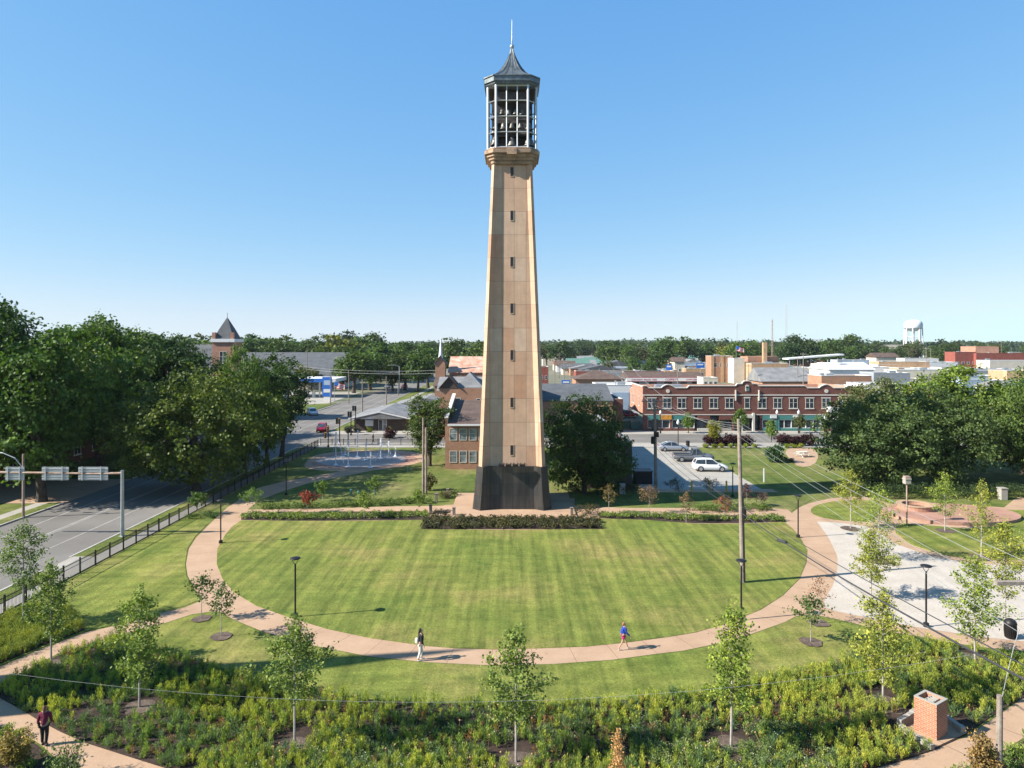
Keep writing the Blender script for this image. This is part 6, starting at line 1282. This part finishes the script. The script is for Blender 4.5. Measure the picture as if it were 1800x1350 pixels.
for px, Y, h, c in ((1072, 440, 19, MD), (1105, 430, 16, MD), (1130, 450, 15, OL), (1160, 380, 14, MD), (1168, 480, 22, MD), (1206, 470, 22, MD), (1297, 440, 19.5, LT), (1320, 450, 18.5, LT), (1283, 460, 18, YG), (1400, 420, 23, DK), (1413, 410, 20, DK), (1450, 470, 21.5, MD), (1462, 440, 19, MD), (1498, 520, 26, MD), (1485, 500, 22, MD), (1390, 400, 19, DK), (1140, 330, 9, MD), (1112, 340, 11, MD), (1172, 345, 8, OL), (1558, 560, 12, DK), (1600, 580, 13, DK), (1650, 560, 14, DK), (1700, 520, 15, MD), (1760, 600, 17, MD), (1070, 360, 8, OL)): far(GX(px, Y), Y, h, c)
# the horizon woods: beyond counting
def woods(name, label, x0, x1, y0, y1, n, col, seed):
    rng = np.random.default_rng(seed); xs = rng.uniform(x0, x1, n); ys = rng.uniform(y0, y1, n); hs = rng.uniform(13, 22, n)*(1+.12*np.sin(xs/170))
    per = 46; d = rng.normal(size=(n, per, 3)); d[..., 2] = np.abs(d[..., 2])*.9-.15; d /= np.linalg.norm(d, axis=2, keepdims=True)
    R_ = hs*.48; C = np.stack([xs, ys, hs*.5], 1)[:, None, :]+d*np.stack([R_, R_, hs*.5], 1)[:, None, :]*rng.uniform(.75, 1.05, (n, per, 1))
    N = d+rng.normal(size=d.shape)*.5; o = leaves_mesh(name, C.reshape(-1, 3), N.reshape(-1, 3), rng.uniform(2.4, 4.4, n*per), 'leaf', .8); o.color = (*col, 1)
    return tag(o, label, 'woods', None, 'stuff')
woods('woods', 'distant wooded horizon left of the tower', -1500, -20, 700, 1900, 2600, (.042, .070, .026), 5)
woods('woods', 'distant wooded horizon right of the tower', -20, 1700, 800, 2100, 3000, (.040, .068, .028), 6)
# --- hedges
def hedge(label, pts, w, h, col, seed, per=260, leaf=.12):
    """low clipped row of plants along a line"""
    rng = np.random.default_rng(seed); P = []
    for a, b in zip(pts, pts[1:]):
        a, b = np.array(a), np.array(b); L_ = np.linalg.norm(b-a); k = int(L_*w*8); u = rng.uniform(0, 1, k)
        d = (b-a)/L_; nrm = np.array([-d[1], d[0]]); c = a+(b-a)*u[:, None]+nrm*rng.uniform(-w/2, w/2, k)[:, None]; P += list(c)
    P = np.array(P); n = len(P); q = max(10, int(per/8)); C = np.concatenate([P, rng.uniform(.45, .9, (n, 1))*h], 1)[:, None, :]+rng.normal(size=(n, q, 3))*np.array([.13, .13, h*.22]); C = C.reshape(-1, 3); C[:, 2] = np.clip(C[:, 2], .05, h*1.15)
    N = rng.normal(size=C.shape)*.7; N[:, 2] += 1
    o = leaves_mesh('hedge', C, N, leaf*rng.uniform(.6, 1.4, len(C)), 'leaf', .75); o.color = (*col, 1); return tag(o, label, 'hedge')
HG = (.17, .23, .05)
for a, b in (((424, 907), (752, 907)), ((1050, 908), (1378, 913))): pass
sheet('planting_bed', gp((424, 903), (440, 901), (600, 899.5), (752, 898.5), (752, 914), (640, 915), (520, 916), (424, 914)), .02, 'mulch', th=.01); sheet('planting_bed', gp((1050, 902), (1210, 904), (1376, 908), (1383, 917), (1300, 920), (1223, 920), (1054, 911)), .02, 'mulch', th=.01); sheet('planting_bed', rect(-8.3, 8.3, 63.3, 67.2), .05, 'mulch', th=.04)
hedge('long low green hedge between the oval lawn and the left path', [G(426, 909), G(520, 910), G(640, 909), (G(752, 907))], 1.9, .42, HG, 1)
hedge('long low green hedge between the oval lawn and the right path', [G(1053, 907), G(1130, 909), G(1223, 913), G(1300, 914), G(1380, 914)], 1.5, .42, HG, 2)
hedge('low green hedge behind the left path', [G(455, 894), G(560, 892), G(660, 887), G(760, 882)], 1.7, .45, (.10, .15, .035), 3)
hedge('low green hedge behind the right path', [G(1215, 898), G(1290, 897), G(1350, 895)], 2.0, .45, (.10, .15, .035), 4)
hedge('broad dark reddish-brown hedge in front of the tower plaza', [(-8.2, 65.2), (8.2, 65.2)], 3.6, .42, (.075, .075, .032), 5, 260, .14)
hedge('dark bushy hedge at the right front corner of the tower plaza', [(6.9, 68), (8.1, 69.8)], 1.8, .8, (.07, .065, .03), 6)
hedge('dark hedge block beside the plaza steps on the left', [(-8.0, 68), (-6.4, 68)], 1.4, .6, (.05, .045, .025), 7)
hedge('brownish hedge behind the plaza steps on the left', [G(772, 876), G(804, 873)], 1.6, .7, (.08, .075, .035), 8)
hedge('low dark green ground cover under the lamp near the fence end', [G(330, 910), G(383, 908)], 1.6, .35, (.07, .12, .03), 9)
hedge('line of dark shrubs in shadow behind the right path', [(14.5, 78.2), (9.5, 77.6)], 1.4, 1.0, (.06, .045, .03), 10)
hedge('clipped low shrubs at the foot of the rounded trees', [(36.5, 78.5), (41, 76.4), (50, 76.2), (58, 77)], 2.2, 1.3, (.045, .075, .028), 11)
# --- prairie planting in the beds: clumps without number
def clumps(name, label, poly, n, h, spread, nb, col, seed, leaf=(.20, .035), keepout=(), zone=None, flowers=0):
    rng = np.random.default_rng(seed); xs, ys = zip(*poly); X = rng.uniform(max(min(xs), -34), min(max(xs), 34), n*4); Y = rng.uniform(min(ys), max(ys), n*4)
    k = inside(X, Y, poly)
    # drifts: each kind keeps to patches of its own
    if zone is not None: s = np.sin(X*.45+zone)+np.sin(Y*.8+zone*2.1)+np.sin((X+Y)*.33+zone*.7)+rng.normal(0, .55, len(X)); k &= s > -.7
    for (cx_, cy_, cr) in keepout: k &= (X-cx_)**2+(Y-cy_)**2 > (cr*rng.uniform(.75, 1.25, len(X)))**2
    X, Y = X[k][:n], Y[k][:n]; n = len(X); H = h*rng.uniform(.55, 1.3, n); S = spread*rng.uniform(.7, 1.3, n)
    t = rng.uniform(.08, 1, (n, nb)); a = rng.uniform(0, 6.283, (n, nb)); q = rng.uniform(.1, 1, (n, nb))*S[:, None]
    C = np.stack([X[:, None]+np.cos(a)*q*t**.8, Y[:, None]+np.sin(a)*q*t**.8, H[:, None]*t*(1-.25*(q/S[:, None])**2)+.05], 2).reshape(-1, 3)
    U = np.stack([np.cos(a)*q*1.1, np.sin(a)*q*1.1, np.full_like(a, 1)*H[:, None]*rng.uniform(.35, 1, a.shape)], 2).reshape(-1, 3)+rng.normal(size=(n*nb, 3))*.10
    U /= np.linalg.norm(U, axis=1, keepdims=True); V = np.cross(U, rng.normal(size=U.shape)); V /= np.linalg.norm(V, axis=1, keepdims=True)
    l = leaf[0]*rng.uniform(.6, 1.3, (n*nb, 1)); w = leaf[1]*rng.uniform(.7, 1.4, (n*nb, 1))
    P = np.empty((n*nb, 4, 3)); P[:, 0] = C-U*l*.5; P[:, 1] = C+V*w; P[:, 2] = C+U*l*.5; P[:, 3] = C-V*w
    P[..., 2] = np.maximum(P[..., 2], .05)
    o = raw_mesh(name, P.reshape(-1, 3), np.arange(n*nb*4).reshape(-1, 4), 'leaf'); o.color = (*col, 1); tag(o, label, 'plants', None, 'stuff')
    if flowers:
        m = rng.integers(0, n, flowers); C = np.stack([X[m]+rng.normal(0, .2, flowers), Y[m]+rng.normal(0, .2, flowers), H[m]*rng.uniform(.8, 1.15, flowers)+.06], 1)
        f = leaves_mesh('flowers', C, rng.normal(size=C.shape)+np.array([0, -.3, 1.0]), np.full(flowers, .035), 'cl_wht', .9); tag(f, 'tiny white flowers scattered over the lower planting bed', 'flowers', None, 'stuff')
    return o
ko = []
for px, py, rr in ((245, 1245, .95), (518, 1300, .95), (907, 1330, .95), (1285, 1305, .95), (1552, 1230, .8), (1714, 1160, .9), (1640, 1290, 1.5), (1600, 1272, 1.0), (1675, 1280, .9), (90, 1165, .5), (41, 1095, .5)): ko.append((*G(px, py), rr))
FB = bed_front
clumps('prairie_plants', 'yellow-green feathery perennial clumps covering the front bed', FB, 2000, .60, .17, 120, (0.35, 0.385, 0.07), 21, (.13, .009), ko, 0)
clumps('prairie_plants', 'mid green leafy perennial clumps of the front bed', FB, 1250, .50, .18, 110, (0.20, 0.28, 0.06), 22, (.12, .011), ko, 2.2)
clumps('prairie_plants', 'blue-green fine grass tufts of the front bed', FB, 900, .46, .30, 80, (0.114, 0.184, 0.079), 23, (.26, .009), ko, 4.4)
clumps('prairie_plants', 'low dark green ground foliage of the front bed', FB, 1700, .26, .24, 50, (0.13, 0.19, 0.05), 24, (.08, .014), ko)
clumps('prairie_plants', 'reddish-brown spent foliage mixed in the front bed', FB, 420, .40, .20, 50, (0.263, 0.149, 0.070), 25, (.11, .014), ko, 1.3)
near = gp((420, 1290), (1560, 1280), (1560, 1345), (1430, 1378), (1250, 1410), (1000, 1423), (760, 1420), (560, 1403), (420, 1376))
clumps('prairie_plants', 'pale grey-green small-leaved clumps along the lower edge of the front bed', near, 420, .42, .34, 130, (0.201, 0.254, 0.114), 26, (.06, .018), ko, 3.1, 700)
clumps('prairie_plants', 'yellowish bushy planting in the bed left of the branching path', bed_left, 1000, .62, .24, 110, (0.26, 0.285, 0.065), 27, (.13, .010), ko); clumps('prairie_plants', 'dark lower foliage in the bed left of the branching path', bed_left, 700, .32, .30, 50, (0.123, 0.193, 0.052), 28, (.1, .02), ko)
clumps('prairie_plants', 'green clumps in the bottom left corner bed', bed_bl, 260, .45, .28, 90, (0.193, 0.263, 0.061), 29, (.12, .018), [(*G(25, 1330), .8)]); clumps('prairie_plants', 'green clumps in the bottom right corner bed', bed_br, 420, .45, .28, 90, (0.175, 0.245, 0.061), 30, (.13, .018), [(*G(1733, 1360), .7)])
# dried seed heads on long stalks
rng = np.random.default_rng(77); xs, ys = zip(*near); m = MB(); c = 0
while c < 64:
    x, y = rng.uniform(min(xs), max(xs)), rng.uniform(min(ys), max(ys)+1.5)
    if not inside(np.array([x]), np.array([y]), FB)[0]: continue
    h = rng.uniform(.55, .85); dx, dy = rng.normal(0, .16, 2); m.tube([(x, y, .05), (x+dx, y+dy, h)], .007, 3); m.lathe([(.01, -.035), (.035, -.015), (.04, .01), (.02, .035)], 6, (x+dx, y+dy, h+.02)); c += 1
MAT['straw'] = plain('dry_straw', (.42, .25, .11), .9, var=.2); tag(m.build('seed_heads', 'straw'), 'dried round seed heads on bent stalks in the front bed', 'seed heads', None, 'stuff')
# single plants that stand out
def bush(px, py, ptop, halfw, label, col, seed, leaf=.09, n=2400, cat='shrub', name='shrub', pointed=False):
    x, y = G(px, py); k = F0/y; h = (py-ptop)/k; w = halfw/k; rng = np.random.default_rng(seed); r = thing(name, label, cat, (x, y, .04))
    m = MB(); C = []
    for i in range(40):
        a = i*2.4; t = rng.uniform(.3, 1); rr = w*math.sqrt(rng.uniform(.02, 1))*((1-t)**.7*1.3+.12 if pointed else (.45+.55*math.sin(t*2.6))); e = np.array([math.cos(a)*rr, math.sin(a)*rr, h*t]); m.tube([(0, 0, 0), tuple(e*np.array([.4, .4, .6])), tuple(e)], [.012, .008, .004], 4)
        for j in range(5): C.append(e*rng.uniform(.55, 1.0)+rng.normal(0, .05*w, 3))
    C = np.array(C); per = n//len(C); P = (C[:, None, :]+rng.normal(size=(len(C), per, 3))*.13*w).reshape(-1, 3); P[:, 2] = np.maximum(P[:, 2], .05); N = rng.normal(size=P.shape); N[:, 2] += .7
    m.build('stems', 'bark', r); c = leaves_mesh('foliage', P, N, leaf*rng.uniform(.6, 1.3, len(P)), 'leaf', .7, r); c.color = (*col, 1); return r
bush(25, 1352, 1277, 30, 'golden-leaved shrub at the bottom left corner', (.30, .22, .07), 801, n=3600)
bush(120, 1372, 1300, 34, 'sparse green sapling shrub at the edge of the lower left path', (.12, .17, .05), 802, n=700, leaf=.1)
bush(1730, 1378, 1289, 26, 'golden-brown shrub left of the pole at the bottom right', (.30, .20, .08), 803, n=3200)
bush(1088, 1400, 1280, 22, 'dried pale tan pointed plant at the bottom edge of the bed', (.62, .36, .17), 804, leaf=.07, n=1700, pointed=True, cat='plant', name='dried_plant')
# ---------------------------------------------------------------- summer haze over the far town
hz = MB().box(-2400, 2400, -120, 2600, -1.5, 60).build('haze', 'ground'); tag(hz, None, None, None, 'stuff'); hz['label'] = 'thin bluish summer haze in the air over the town'
hm = bpy.data.materials.new('haze'); hm.use_nodes = True; ht = hm.node_tree; ht.nodes.remove(ht.nodes['Principled BSDF'])
pv = ht.nodes.new('ShaderNodeVolumePrincipled'); pv.inputs['Density'].default_value = 0.00005; pv.inputs['Color'].default_value = (0.80, 0.90, 1.0, 1)
ht.links.new(pv.outputs[0], ht.nodes['Material Output'].inputs['Volume']); hz.data.materials.clear(); hz.data.materials.append(hm)
